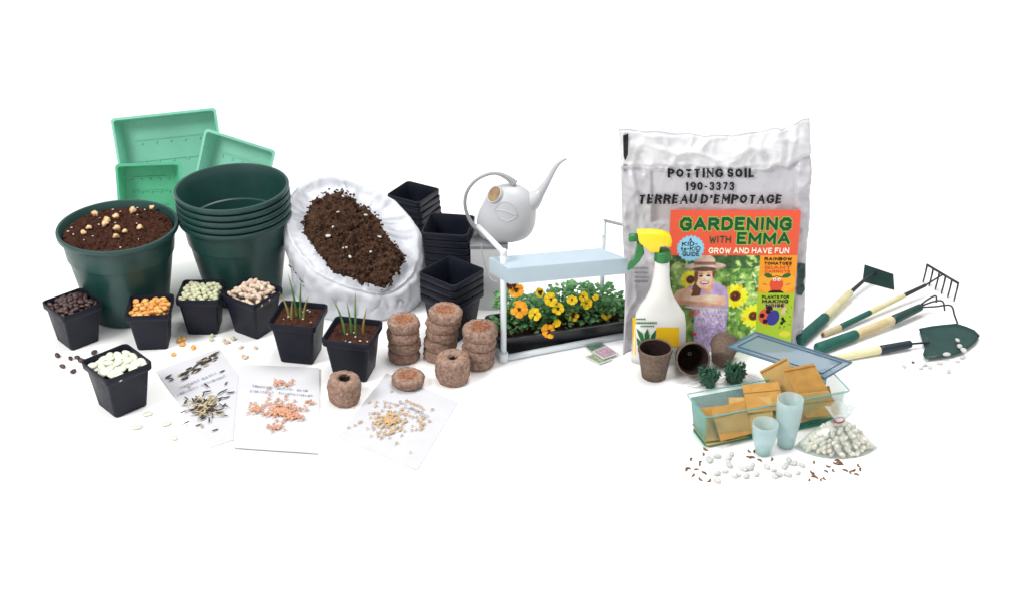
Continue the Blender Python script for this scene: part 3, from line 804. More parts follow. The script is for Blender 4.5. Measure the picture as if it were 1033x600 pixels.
mk('hood', loft([hring(HZ0, .985), hring(HZ0+.002, .995), hring(HZ1-.004, 1.0), hring(HZ1-.001, .992), hring(HZ1, .975)], True, True), m_hood, gl, angle=30)
mk('hanger_clip', tube([zt_(gBR, HZ1-.012), zt_(gBR.lerp(hq[2], 1.2), HZ1-.012)], .0035, 8), m_frame, gl)
mk('power_cord', tube(smooth_path([P(485, 246, FL.y+.10)-FL, P(488, 262, FL.y+.09)-FL, P(493, 278, FL.y+.085)-FL, P(500, 284, FL.y+.07)-FL, P(513, 280, FL.y+.055)-FL], 6), .0010, 6), m_cang, gl)

# black planting tray
TRc = ly @ Vector((.128, .060, 0))
pt = empty('planting_tray', TRc, yaw+R(1)); tag(pt, 'long black plastic tray holding the yellow pansies under the light', 'planting tray')
TW, TD, THt = .136, .046, .042
trings = [(TW-.014, TD-.010, .0005), (TW-.011, TD-.008, .004), (TW-.003, TD-.002, THt-.008), (TW+.003, TD+.003, THt-.007), (TW+.004, TD+.004, THt-.001), (TW+.002, TD+.002, THt), (TW-.003, TD-.002, THt), (TW-.005, TD-.004, THt-.004), (TW-.012, TD-.010, .004)]
m_blk2 = M('tray_black', (24, 25, 30), .35, .4)
ptm = mk('tray_shell', loft([rsq(a, b, z, .016, 7) for a, b, z in trings], True, True), m_blk2, pt, angle=35)
o = mk('potting_soil', soil_patch(TW-.012, TD-.008, THt-.012, .002, 50, 6.6), m_soil); o.location = TRc; o.rotation_euler = (0, 0, yaw+R(1))
tag(o, 'dark soil in the long black tray under the pansies', 'soil', kind='stuff')

# pansy plants
tm = Matrix.Translation(TRc) @ Matrix.Rotation(yaw+R(1), 4, 'Z')
plants = []
rp = random.Random(21)
def leaf(c, d, n, L, W):
    d = d.normalized(); s = d.cross(n).normalized(); nn = s.cross(d)
    pts = [c, c+d*L*.3+s*W, c+d*L*.7+s*W*.75, c+d*L+nn*(-L*.12), c+d*L*.7-s*W*.75, c+d*L*.3-s*W, c+d*L*.5+nn*W*.35]
    return pts, [(0, 1, 6), (1, 2, 6), (2, 3, 6), (3, 4, 6), (4, 5, 6), (5, 0, 6)]
plabs = ['leftmost pansy plant with two orange blooms, beside the front post', 'pansy plant with low orange bloom hanging over the tray edge', 'pansy plant with bright yellow blooms left of the tray centre', 'leafy tall pansy plant at the centre of the tray',
         'pansy plant with dark-eyed yellow bloom right of the tray centre', 'pansy plant with pale yellow blooms near the back post', 'rightmost low pansy plant with one yellow bloom, beside the silver bag']
xs = [-.098, -.068, -.036, .0, .036, .072, .105]
hts = [.070, .052, .060, .074, .068, .062, .030]
for k in range(7):
    c = tm @ Vector((xs[k], .004*((-1)**k), THt-.012))
    e = empty('pansy_plant', c); tag(e, plabs[k], 'pansy plant', 'pansies in the black tray')
    Vs, stems = [], []
    n = 170
    for i in range(n):
        h = hts[k]*(rp.random()**.75)
        rad = .027*math.sqrt(rp.random())*(1.1-.35*h/.095)
        a = rp.uniform(0, 2*PI)
        q = Vector((rad*math.cos(a)*1.05, rad*math.sin(a), h+.004))
        d = Vector((math.cos(a)+rp.uniform(-.6, .6), math.sin(a)+rp.uniform(-.6, .6), rp.uniform(-.3, .9)))
        nn = Vector((rp.uniform(-.5, .5), -.5+rp.uniform(-.4, .4), .8))
        L = rp.uniform(.008, .016)
        Vs.append(leaf(q, d, nn, L, L*rp.uniform(.28, .42)))
    mk('foliage', join(*Vs), m_leaf, e, smooth=False)
    for i in range(9):
        a = rp.uniform(0, 2*PI); h = hts[k]*rp.uniform(.5, .95); q = Vector((.02*math.cos(a), .02*math.sin(a), h))
        stems.append(tube([(0, 0, 0), q*.5+Vector((0, 0, .006)), q], .0008, 5))
    mk('stems', join(*stems), m_shoot, e)
    plants.append(e)
def flower(px, py, r, mt, dark, wi, dy=-.030):
    e = plants[wi]; Y = e.location.y+dy
    c = P(px, py, Y); u = pxm(c); r = r*u*1.15
    cl = c-e.location
    nrm = (CAM-c).normalized()*.75+Vector((rp.uniform(-.4, .4), 0, rp.uniform(-.1, .5))); nrm.normalize()
    s = nrm.cross(Vector((0, 0, 1))).normalized(); t = s.cross(nrm)
    bits = []
    for i, ang in enumerate((90, 40, 140, 200, 340, 270)):
        a = R(ang+rp.uniform(-12, 12)); d = s*math.cos(a)+t*math.sin(a); w = s*-math.sin(a)+t*math.cos(a)
        pts = [cl+nrm*.0006*i]
        for j in range(9):
            b = -1+2*j/8; pts.append(cl+nrm*(.0006*i+.0015*math.cos(b*3))+d*r*(1-.34*b*b+.04*rp.uniform(-1, 1))+w*r*.62*b*(1-.25*b*b))
        bits.append((pts, [(0, j, j+1) for j in range(1, 9)]))
    f = mk('flower', join(*bits), mt, e, smooth=False)
    if dark:
        m = [cl+nrm*.0048]; 
        for j in range(14):
            a = 2*PI*j/14; rr_ = r*dark*(1+.25*math.sin(3*a)); m.append(cl+nrm*.0044+(s*math.cos(a)+t*math.sin(a))*rr_)
        mk('eye', (m, [(0, j, j % 14+1) for j in range(1, 15)]), m_dkp, f, smooth=False)
    mk('stem', tube([cl-nrm*.002, cl-nrm*.008+Vector((0, .004, -.012)), cl+Vector((0, .012, -.035))], .0008, 5), m_shoot, f)
for a in [(521, 293, 7, m_ora, .3, 0), (516, 287, 5, m_dkp, 0, 0), (524, 312, 8, m_ora, .2, 0), (539, 317, 6, m_yel, .15, 1), (544, 295, 4.5, m_yel, .5, 1), (553, 334, 7, m_ora, .22, 1), (555, 302, 6.5, m_yel, .2, 2),
          (563, 311, 5.5, m_yel, .25, 2), (577, 318, 6, m_yel, .45, 4), (577, 303, 5, m_yel, .2, 3), (592, 306, 5.5, m_yel, .15, 5), (589, 299, 4.5, m_yel, .2, 4), (611, 317, 5, m_yel, .25, 6), (562, 326, 4, m_yel, 0, 2), (601, 300, 3, m_yel, 0, 5)]:
    flower(*a)

# seed packets
def packet(pts, z, mats, label, lift):
    c = [G(a, b, z+l) for (a, b), l in zip(pts, lift)]
    o = mk('seed_packet', slab([c[3], c[2], c[1], c[0]], .0012), mats[0], smooth=False); tag(o, label, 'seed packet', 'seed packets')
    m = sum(c, Vector())/4; ins = [p.lerp(m, .16)+Vector((0, 0, .0006)) for p in c]
    mk('printed_picture', slab([ins[3], ins[2], ins[1], ins[0]], .0004), mats[1], o, smooth=False)
m_pk1 = M('packet_green', (120, 146, 130), .5, .3, rgb2=(60, 96, 72), scale=150); m_pkp = M('packet_pink', (168, 132, 152), .5, .3, rgb2=(206, 178, 190), scale=200)
m_pkw = M('packet_paper', (214, 220, 214), .5, .3); m_pk2 = M('packet_olive', (110, 132, 92), .5, .3, rgb2=(196, 204, 176), scale=170)
packet([(589, 349), (608, 345), (618, 353), (599, 358)], .0015, (m_pkw, m_pk1), 'green seed packet at the back of the small pile', (0, 0, 0, 0))
packet([(590, 359), (603, 355), (618, 362), (605, 367)], .0035, (m_pkw, m_pk2), 'olive seed packet lowest toward the viewer in the pile', (0, 0, 0, 0))
packet([(597, 354), (612, 348), (624, 356), (609, 362)], .0065, (m_pkw, m_pkp), 'pink flower seed packet on top of the small pile', (0, .001, .001, 0))

# ------------------------------------------------------------------ big silver potting bag
LEAN = R(7)
bo = Vector((0, G(700, 346).y, 0)); bn = Vector((0, -math.cos(LEAN), math.sin(LEAN)))
def lut(t, arr):
    for i in range(len(arr)-1):
        if arr[i][0] <= t <= arr[i+1][0]:
            q = (t-arr[i][0])/(arr[i+1][0]-arr[i][0]); return arr[i][1]+(arr[i+1][1]-arr[i][1])*q
    return arr[-1][1] if t > arr[-1][0] else arr[0][1]
LX = [(0, 627), (.1, 628), (.3, 630), (.6, 627), (.85, 626), (1, 624)]
RX = [(0, 806), (.1, 810), (.3, 812), (.6, 816), (.8, 818), (1, 816)]
TY = [(0, 130), (.06, 130.5), (.14, 133), (.2, 132), (.3, 135), (.38, 134.5), (.45, 137.5), (.53, 136), (.6, 137), (.68, 134), (.75, 133), (.82, 129), (.86, 130.5), (.92, 126), (.96, 121), (1, 119.5)]
BY = [(0, 352), (1, 350)]
def bag_uvpx(u, v):
    x = lut(v, LX)*(1-u)+lut(v, RX)*u; yb = lut(u, BY); yt = lut(u, TY); return x, yb+(yt-yb)*v
def bag_disp(u, v, p):
    e = (max(0, 1-abs(2*u-1)**3.0))**.5
    seam = .845+.012*math.sin(u*5)+.02*u
    if v < seam: pv = min(1, (v+.02)/.10)**.5*(1 if v < .7 else (1-((v-.7)/(seam-.7))**2*.75))
    else: pv = .30+.30*math.sin(PI*min(1, (v-seam)/(1-seam)))
    d = .020*e*pv
    def ridge(s, sd, sxx=1, szz=1):
        q = noise.noise(Vector((p.x*sxx, 0, p.z*szz))*s+Vector((sd, sd, sd))); return 1-abs(q)*2
    w = .0085*ridge(9, 3.3, 1, 1.7)+.0045*ridge(22, 7.1, 1.6, 1)+.0022*ridge(50, 1.4)
    for (ss_, sd_, am_) in ((7, 11.0, .007), (13, 15.0, .005), (24, 19.0, .003)):
        cr = abs(noise.noise(Vector((p.x*1.0+p.z*.5, 0, p.z*.9-p.x*.3))*ss_+Vector((sd_, sd_, sd_)))); w += am_*max(0, .12-cr)/.12
    calm = .2 if .60 < v < .83 and .15 < u < .92 else 1.0
    if v > seam-.02: w += .004*math.sin(u*26+3*math.sin(u*7))*min(1, (v-seam+.02)/.06)
    w += .006*math.exp(-((v-seam-.006)/.010)**2)*(1-.4*u)      # fold roll under the flap
    w -= .005*math.exp(-((v-seam+.022)/.012)**2)
    # diagonal creases right
    w += .007*math.exp(-((u-.80-.35*(v-.62))/.018)**2)*(v > .35)
    w += .003*math.exp(-((u-.06-.25*(.8-v))/.014)**2)
    r_ = d+w*calm*.8
    if u > .22 and v < .64: r_ = min(r_, .0245)
    return r_
NU, NV = 120, 130
gp = empty('potting_soil_bag', Vector((P(716, 352, bo.y).x, bo.y, 0)))
tag(gp, 'large silver grey bag of potting soil with black lettering, standing behind the book', 'potting soil bag')
V = []; Fc = []
def bagpt(u, v, off=0.0):
    x, y = bag_uvpx(u, v); p = PP(x, y, bo, bn)
    fwd = .035*max(0, 1-u/.12)**2*(1-v)                       # left bottom corner kicks forward
    q = p+bn*(bag_disp(u, v, p)+off)+Vector((0, -fwd, 0)); return q
for j in range(NV+1):
    for i in range(NU+1):
        q = bagpt(i/NU, j/NV)
        q.z = max(q.z, .0005); V.append(q-gp.location)
m = len(V)
for j in range(NV+1):
    for i in range(NU+1):
        u, v = i/NU, j/NV; x, y = bag_uvpx(u, v); p = PP(x, y, bo, bn); e = (max(0, 1-abs(2*u-1)**3))**.5*math.sin(PI*min(1, v*1.0+.02))**.5 if v < .98 else 0
        V.append(p-bn*(.018*e+.001)+Vector((0, -.035*max(0, 1-u/.12)**2*(1-v), 0))-gp.location)
        V[-1].z = max(V[-1].z, .0005)
for j in range(NV):
    for i in range(NU):
        k = j*(NU+1)+i; Fc.append((k, k+1, k+NU+2, k+NU+1)); Fc.append((m+k, m+k+NU+1, m+k+NU+2, m+k+1))
W_ = NU+1
for i in range(NU): Fc.append((i, m+i, m+i+1, i+1)); k = NV*W_+i; Fc.append((k, k+1, m+k+1, m+k))
for j in range(NV): k = j*W_; Fc.append((k, k+W_, m+k+W_, m+k)); k = j*W_+NU; Fc.append((k, m+k, m+k+W_, k+W_))
bf = mk('bag_film', (V, Fc), m_bagg, gp)
bf.data.materials.append(M('bag_header_pale', (224, 224, 227), .33, .45, var=.04, scale=12, bump=.3, bscale=45))  # paler tone for the rows above the seam
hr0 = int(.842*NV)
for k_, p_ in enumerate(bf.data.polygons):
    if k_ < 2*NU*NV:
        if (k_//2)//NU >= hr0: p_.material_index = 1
def on_bag(vf, off=.0012, cuts=1):
    v, f = subdiv(vf, cuts) if cuts else vf
    out = []
    for q in v:
        px, py = q[0], q[1]
        v0 = .5
        for _ in range(3):
            xl, xr = lut(v0, LX), lut(v0, RX); u0 = (px-xl)/(xr-xl); yb, yt = lut(u0, BY), lut(u0, TY); v0 = (py-yb)/(yt-yb)
        # correct for parallax of bulge
        for _ in range(3):
            w = bagpt(u0, v0, off); a, b = px_of(w); u0 += (px-a)/(xr-xl); v0 += (py-b)/(yt-yb)
        out.append(bagpt(u0, v0, off)-gp.location)
    return out, f
GL = {'A': (.95, [[(0, 0), (.5, 1), (1, 0)], [(.18, .33), (.82, .33)]]), 'B': (.75, [[(0, 0), (0, 1), (.65, 1), (.9, .85), (.9, .67), (.65, .53), (0, .53)], [(.65, .53), (1, .38), (1, .15), (.7, 0), (0, 0)]]),
 'C': (.8, [[(1, .8), (.75, 1), (.3, 1), (0, .7), (0, .3), (.3, 0), (.75, 0), (1, .2)]]), 'D': (.85, [[(0, 0), (0, 1), (.55, 1), (.9, .8), (1, .5), (.9, .2), (.55, 0), (0, 0)]]),
 'E': (.7, [[(1, 1), (0, 1), (0, 0), (1, 0)], [(0, .52), (.8, .52)]]), 'F': (.68, [[(1, 1), (0, 1), (0, 0)], [(0, .52), (.8, .52)]]),
 'G': (.88, [[(1, .8), (.75, 1), (.3, 1), (0, .7), (0, .3), (.3, 0), (.75, 0), (1, .2), (1, .45), (.6, .45)]]), 'H': (.85, [[(0, 0), (0, 1)], [(1, 0), (1, 1)], [(0, .52), (1, .52)]]),
 'I': (.12, [[(.5, 0), (.5, 1)]]), 'J': (.6, [[(1, 1), (1, .25), (.7, 0), (.3, 0), (0, .25)]]), 'K': (.8, [[(0, 0), (0, 1)], [(1, 1), (0, .45)], [(.3, .62), (1, 0)]]), 'L': (.65, [[(0, 1), (0, 0), (1, 0)]]),
 'M': (1.0, [[(0, 0), (0, 1), (.5, .3), (1, 1), (1, 0)]]), 'N': (.85, [[(0, 0), (0, 1), (1, 0), (1, 1)]]), 'O': (.9, [[(.5, 0), (.15, .15), (0, .5), (.15, .85), (.5, 1), (.85, .85), (1, .5), (.85, .15), (.5, 0)]]),
 'P': (.75, [[(0, 0), (0, 1), (.65, 1), (1, .85), (1, .62), (.65, .47), (0, .47)]]), 'R': (.82, [[(0, 0), (0, 1), (.65, 1), (.95, .85), (.95, .65), (.65, .5), (0, .5)], [(.5, .5), (1, 0)]]),
 'S': (.68, [[(1, .82), (.7, 1), (.3, 1), (0, .8), (.08, .6), (.92, .4), (1, .2), (.7, 0), (.3, 0), (0, .18)]]), 'T': (.8, [[(0, 1), (1, 1)], [(.5, 1), (.5, 0)]]),
 'U': (.8, [[(0, 1), (0, .25), (.25, 0), (.75, 0), (1, .25), (1, 1)]]), 'V': (.85, [[(0, 1), (.5, 0), (1, 1)]]), 'W': (1.15, [[(0, 1), (.25, 0), (.5, .8), (.75, 0), (1, 1)]]), 'Y': (.8, [[(0, 1), (.5, .5), (1, 1)], [(.5, .5), (.5, 0)]]),
 '1': (.4, [[(.1, .8), (.6, 1), (.6, 0)]]), '9': (.65, [[(1, .6), (.7, .45), (.25, .45), (0, .65), (0, .82), (.25, 1), (.75, 1), (1, .8), (1, .35), (.7, 0), (.2, 0)]]),
 '0': (.68, [[(.5, 0), (.12, .15), (0, .5), (.12, .85), (.5, 1), (.88, .85), (1, .5), (.88, .15), (.5, 0)]]), '3': (.62, [[(0, .85), (.3, 1), (.75, 1), (1, .8), (.75, .55), (.4, .53)], [(.75, .55), (1, .3), (.75, 0), (.25, 0), (0, .15)]]),
 '7': (.65, [[(0, 1), (1, 1), (.35, 0)]]), '-': (.35, [[(0, .42), (1, .42)]]), "'": (.08, [[(.5, 1), (.5, .72)]]), 't': (.35, [[(.5, .9), (.5, .1), (.9, 0)], [(0, .62), (1, .62)]]), 'o': (.5, [[(.5, 0), (0, .3), (.5, .62), (1, .3), (.5, 0)]])}
SERV = {'P': [(0, 0), (0, 1)], 'T': [(.5, 0)], 'I': [(.5, 0), (.5, 1)], 'N': [(0, 0), (0, 1), (1, 1)], 'L': [(0, 0), (0, 1)], 'R': [(0, 0), (0, 1), (1, 0)], 'E': [(0, 0), (0, 1)], 'A': [(0, 0), (1, 0)], 'U': [(0, 1), (1, 1)], 'D': [(0, 0), (0, 1)], 'M': [(0, 0), (1, 0), (0, 1), (1, 1)], '1': [(.6, 0)]}
def stroke_text(s_, cx, base, width, cap, tv, th=None, gap=.3, serif=False, shear=0, jit=0.0, grow=0.0, down=-1):
    """lettering as strokes; units of cap height, mapped to px (y down when down=-1)"""
    th = th or tv; rj = random.Random(len(s_)*7+int(cap*10)); x = 0; out = []
    lay = []
    for ch in s_:
        if ch == ' ': x += .45; continue
        w, st = GL[ch]; lay.append((ch, x, w, st, rj.uniform(-jit, jit), 1+rj.uniform(-jit, jit), rj.uniform(-jit, jit))); x += w+tv+gap*.55
    tot = x-gap*.55-tv
    sc = (width)/(tot+tv)
    def mp(a, b, k): return Vector((cx-width/2+(a+tv/2+shear*b)*sc, base+down*b*cap, .00001*k))
    kk = 0; ins = tv*.5
    for ch, x0, w, st, dy, sy, rt in lay:
        def gp_(a, b):
            b2 = ins*.8+b*(1-ins*1.6)
            return a*w, b2*sy
        for pl_ in st:
            for (a0, b0), (a1, b1) in zip(pl_[:-1], pl_[1:]):
                p0 = Vector(gp_(a0, b0)); p1 = Vector(gp_(a1, b1)); d = (p1-p0); L = d.length or 1; d = d/L
                t = (tv*abs(d.y)+th*abs(d.x))/(abs(d.x)+abs(d.y))+2*grow
                if serif and ch in 'ANMUV' and d.x*d.y > 0 and abs(d.y) > .2 : t = th*1.2+2*grow
                if serif and ch in 'NM' and abs(d.x) < .05 and not (ch == 'M' and a0 == 1): t = th*1.2+2*grow
                e = t*.42 if not serif else th*.4
                nv = Vector((-d.y, d.x))*t/2
                q = [p0-d*e-nv, p1+d*e-nv, p1+d*e+nv, p0-d*e+nv]
                c, s2 = math.cos(rt), math.sin(rt)
                q = [Vector((c*(v.x-w/2)-s2*(v.y-.5)+w/2, s2*(v.x-w/2)+c*(v.y-.5)+.5)) for v in q]
                out.append(([mp(v.x+x0, v.y+dy, kk % 9) for v in q], [(0, 1, 2, 3)])); kk += 1
        if serif:
            for a, b in SERV.get(ch, []):
                y0 = 0 if b == 0 else 1-.10; xx_ = a*w+x0
                out.append(([mp(xx_-.20, y0, kk % 9), mp(xx_+.20, y0, kk % 9), mp(xx_+.20, y0+.10, kk % 9), mp(xx_-.20, y0+.10, kk % 9)], [(0, 1, 2, 3)])); kk += 1
    return out
def serif_line(s_, cx, base, width, cap, shear=0):
    return stroke_text(s_, cx, base, width, cap, .40, .17, .36, True, shear, 0)
L1 = serif_line('POTTING SOIL', 717.5, 179.5, 88, 9.5)
L2 = serif_line('190-3373', 716, 192.8, 50, 9.5)
L3 = serif_line("TERREAU D'EMPOTAGE", 716, 206, 145, 10, .22)
mk('lettering', join(*[on_bag(b, .0045+.00004*(k % 9), 1) for k, b in enumerate(L1+L2+L3)]), m_ink, gp, smooth=False)
# black print bar at the upper left and small print beside the sprayer
bar = ([Vector((628.5, 137, 0)), Vector((634, 135, 0)), Vector((633.5, 156, 0)), Vector((630.5, 163, 0)), Vector((629, 157, 0))], [(0, 1, 2, 3, 4)])
mk('black_print_bar', on_bag(bar, .0035, 4), m_ink, gp, smooth=False)
sm = []
rs = random.Random(5)
for (x0, x1, y, h) in [(636, 641, 243, 2), (638, 654, 271.5, 1.6), (640, 654, 276, 1.6), (640, 654, 280.5, 1.6), (640, 653, 285, 1.6), (668, 676, 270, 1.6), (669, 676, 277, 1.6), (671, 676, 284, 1.6), (672, 676, 257, 4.5), (629, 632, 168, 2.5), (629, 632, 173, 2.5)]:
    x = x0
    while x < x1:
        w = rs.uniform(.7, 1.6); sm.append(([Vector((x, y, 0)), Vector((x+w, y, 0)), Vector((x+w, y-h*rs.uniform(.6, 1), 0)), Vector((x, y-h, 0))], [(0, 1, 2, 3)])); x += w+rs.uniform(.3, .6)
mk('small_print', join(*[on_bag(b, .0016, 0) for b in sm]), m_inkgrey, gp, smooth=False)
gm = ([Vector((805, 266, 0)), Vector((812.5, 266, 0)), Vector((812, 280, 0)), Vector((810.5, 284, 0)), Vector((812, 292, 0)), Vector((808.5, 298, 0)), Vector((804, 297, 0))], [(0, 1, 2, 3, 4, 5, 6)])
mk('green_print', on_bag(gm, .0022, 3), m_tmetal, gp, smooth=False)

# ------------------------------------------------------------------ book
BL = R(7)
ko = Vector((0, G(740, 355).y, 0)); kn = Vector((0, -math.cos(BL), math.sin(BL)))
k_tl, k_tr = PP(677, 213, ko, kn), PP(808, 213, ko, kn)
bw_ = (k_tr-k_tl).x; kx = Vector((1, 0, 0)); kd = Vector((0, math.sin(BL), math.cos(BL)))*-1      # down
bot = ko.z
kh = (k_tl.z)/math.cos(BL)          # full height to the ground
S_ = bw_/131.0                       # metres per cover px
VH = kh/S_                           # cover height in cover px
book = empty('gardening_book', Vector(((k_tl.x+k_tr.x)/2, ko.y, 0)))
tag(book, 'orange children\'s gardening book with a smiling girl on its cover, leaning on the bag', 'book')
def kp(u, v, off=0): return k_tl+kx*(u*S_)+kd*(v*S_)+kn*off-book.location
c4 = [kp(0, VH, -.0012), kp(131, VH, -.0012), kp(131, 0, -.0012), kp(0, 0, -.0012)]
m_pages = M('book_pages', (232, 228, 216), .8, .1); m_cov = M('cover_orange', (236, 92, 62), .45, .35)
mk('cover_back', slab(c4, .0060), m_cov, book, smooth=False)
# printed cover: a fine sheet whose face colours are the artwork
NX, NY = 262, int(VH*2)
yy, xx = np.mgrid[0:NY, 0:NX]; U = (xx+.5)/2; Vv = (yy+.5)/2
rng = np.random.default_rng(4)
def smoothn(sc, seed_):
    r = np.random.default_rng(seed_); gy, gx = int(NY/sc)+3, int(NX/sc)+3; gdat = r.random((gy, gx))
    a = yy/sc; b = xx/sc; i = a.astype(int); j = b.astype(int); fa = a-i; fb = b-j
    return gdat[i, j]*(1-fa)*(1-fb)+gdat[i+1, j]*fa*(1-fb)+gdat[i, j+1]*(1-fa)*fb+gdat[i+1, j+1]*fa*fb
img = np.zeros((NY, NX, 3))
def fill(mask, c, a=1.0):
    img[mask] = img[mask]*(1-a)+np.array(c, float)*a
def ell(cx, cy, rx, ry, ang=0):
    c, s = math.cos(ang), math.sin(ang); dx, dy = U-cx, Vv-cy
    return ((dx*c+dy*s)/rx)**2+((-dx*s+dy*c)/ry)**2 < 1
def poly(pts):
    m = np.zeros(U.shape, bool); n = len(pts)
    for i in range(n):
        x0, y0 = pts[i]; x1, y1 = pts[(i+1) % n]
        if y0 == y1: continue
        cnd = ((y0 <= Vv) & (Vv < y1)) | ((y1 <= Vv) & (Vv < y0)); xi = x0+(Vv-y0)/(y1-y0)*(x1-x0)
        m ^= cnd & (U < xi)
    return m
fol = .5*smoothn(14, 1)+.3*smoothn(6, 2)+.2*smoothn(2.5, 3)
fol = (fol-fol.min())/(fol.max()-fol.min())
cols = np.array([(24, 48, 26), (60, 98, 44), (104, 146, 66), (160, 186, 104), (222, 230, 180)], float)
ii = np.clip(fol*4.2-.1, 0, 3.999); i0 = ii.astype(int); fr = (ii-i0)[..., None]; img[:] = cols[i0]*(1-fr)+cols[i0+1]*fr
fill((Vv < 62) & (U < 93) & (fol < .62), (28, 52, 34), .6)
# leaf strokes
for k in range(260):
    cx, cy = rng.uniform(0, 93), rng.uniform(60, VH); c = [(190, 208, 130), (70, 110, 50), (130, 160, 80), (235, 238, 205)][rng.integers(0, 4)]
    fill(ell(cx, cy, rng.uniform(1.5, 4.5), rng.uniform(.4, 1.2), rng.uniform(0, 3.1)), c, .6)
def sunflower(cx, cy, r, rc):
    for k in range(16):
        a = k*2*PI/16+.1; fill(ell(cx+r*.68*math.cos(a), cy+r*.68*math.sin(a), r*.38, r*.17, a), [(250, 214, 36), (240, 196, 24), (255, 228, 70)][k % 3])
    fill(ell(cx, cy, r*.62, r*.62), (246, 206, 30)); fill(ell(cx, cy, rc, rc), (92, 48, 24)); fill(ell(cx, cy, rc*.55, rc*.55), (58, 28, 20)); fill(ell(cx-.4, cy-.4, rc*.25, rc*.25), (130, 70, 40))
sunflower(23, 74, 10, 4.5)
fill(poly([(72, 104), (74, 104), (75, VH), (72.5, VH)]), (110, 150, 60))
sunflower(70, 92, 13, 5.6); sunflower(90, 114, 13, 5)
# girl
fill(poly([(20, 82), (34, 76), (50, 77), (60, 82), (63, 92), (63, 110), (62, VH), (30, VH), (28, 110), (17, 96)]), (178, 156, 200))
fill(poly([(30, 108), (62, 106), (62, VH), (30, VH)]) & ((smoothn(2.2, 9) > .55)), (214, 202, 224), .8)
fill(poly([(31, 108), (62, 106), (62, VH), (30, VH)]) & ((smoothn(3, 12) > .62)), (140, 116, 170), .5)
fill(ell(29.5, 86, 4.6, 12, .15), (98, 58, 42))
fill(poly([(33, 74), (45, 74), (47, 84), (42, 90), (36, 86)]), (206, 152, 122))
fill(ell(37, 71, 10.2, 13.2, -.08), (226, 176, 148)); fill(ell(34.5, 72, 6.5, 10, -.05), (238, 192, 166), .7); fill(ell(43.5, 76, 3, 7, .2), (200, 146, 120), .6); fill(ell(37, 66, 9, 3), (170, 118, 92), .5); fill(ell(41, 73, 4, 8), (240, 200, 172), .5)
fill(ell(28.6, 70, 2.0, 8), (110, 64, 44)); fill(ell(46.5, 66, 1.6, 6), (110, 64, 44))
fill(ell(33.3, 70, 2.1, 1.0), (44, 26, 24)); fill(ell(41.2, 69.6, 2.1, 1.0), (44, 26, 24)); fill(ell(33.5, 67.6, 2.2, .5, -.1), (130, 84, 60)); fill(ell(41.2, 67.2, 2.2, .5, .1), (130, 84, 60))
fill(ell(37.2, 73.6, 1.1, .7), (206, 146, 120)); fill(ell(37.5, 77.4, 4.6, 2.1), (176, 66, 66)); fill(ell(37.5, 77.0, 3.8, 1.2), (250, 246, 240))
fill(ell(37, 60, 22, 5.0, -.03), (150, 126, 112)); fill(ell(37, 58.8, 21, 3.6, -.03), (186, 164, 146)); fill(ell(37, 62.5, 12, 2.4), (92, 66, 56))
fill(poly([(26, 58), (27, 50), (33, 47), (42, 47), (47, 51), (48, 58)]), (182, 160, 142)); fill(poly([(26, 58), (26.3, 54.5), (47.7, 54.5), (48, 58)]), (122, 84, 74))
fill(poly([(5, 94), (9, 86), (20, 82), (26, 86), (24, 92), (50, 92), (61, 94), (60, 103), (30, 103), (12, 101), (5, 99)]), (226, 176, 148))
fill(poly([(22, 100), (24, 93), (40, 90), (60, 92), (60, 97), (40, 97)]), (238, 194, 168)); fill(poly([(8, 96), (30, 98), (55, 101), (58, 103), (30, 103), (10, 100)]), (204, 150, 122), .8)
fill(poly([(18, 103), (64, 106), (64, 108.5), (18, 105)]), (196, 190, 186)); fill(poly([(22, 107), (34, 107), (34, 112), (24, 116)]), (180, 96, 66), .6)
for k in range(9):
    a = 32+3.3*k; fill((np.abs(U-a-1.2*np.sin(Vv*.8+k)) < .35) & (Vv > 107) & (Vv < 122), (226, 222, 224), .8)
fill(ell(29.5, 134.5, 2.0, 2.0), (226, 60, 56))
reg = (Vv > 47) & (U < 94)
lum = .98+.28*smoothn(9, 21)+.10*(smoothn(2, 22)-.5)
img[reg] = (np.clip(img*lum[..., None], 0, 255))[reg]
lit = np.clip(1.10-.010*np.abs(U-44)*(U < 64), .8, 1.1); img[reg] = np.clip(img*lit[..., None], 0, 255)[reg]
for _ in range(1):
    pd = np.pad(img, ((1, 1), (1, 1), (0, 0)), 'edge'); bl = (pd[:-2, 1:-1]+pd[2:, 1:-1]+pd[1:-1, :-2]+pd[1:-1, 2:]+2*pd[1:-1, 1:-1])/6; img[reg] = bl[reg]
# top banner and right column
fill(Vv < 47.5, (238, 92, 62)); 
fill((U > 93) & (Vv >= 47.5), (250, 160, 34)); fill((U > 93) & (Vv > 88.5), (176, 208, 48))
fill((U > 93) & (Vv > 66) & (Vv < 88) & (((U-111.5)/20)**2+((Vv-77)/12)**2 < 1), (255, 186, 60), .6)
fill(ell(111.5, 79, 7.2, 6.6), (236, 86, 52)); fill(poly([(105, 79), (118, 79), (117, 86), (106, 86)]), (236, 86, 52))
fill(ell(102.5, 69.5, 4.4, 2.4, .25), (44, 106, 44)); fill(ell(121.5, 69.5, 4.4, 2.4, -.25), (44, 106, 44))
fill((np.abs(Vv-(70+.22*np.abs(U-111.5))) < .55) & (np.abs(U-111.5) < 7), (40, 90, 40))
for sx0 in (109.3, 113.8): fill(ell(sx0, 74, 1.7, 1.7), (250, 250, 246)); fill(ell(sx0+.2, 74.2, .7, .7), (30, 20, 20))
fill(ell(99.5, 79, 3, .8, .3), (230, 110, 60)); fill(ell(123.5, 79, 3, .8, -.3), (230, 110, 60))
fill(ell(111.5, 88.5, 8.2, 3.2) & (Vv < 88.5), (40, 22, 16))
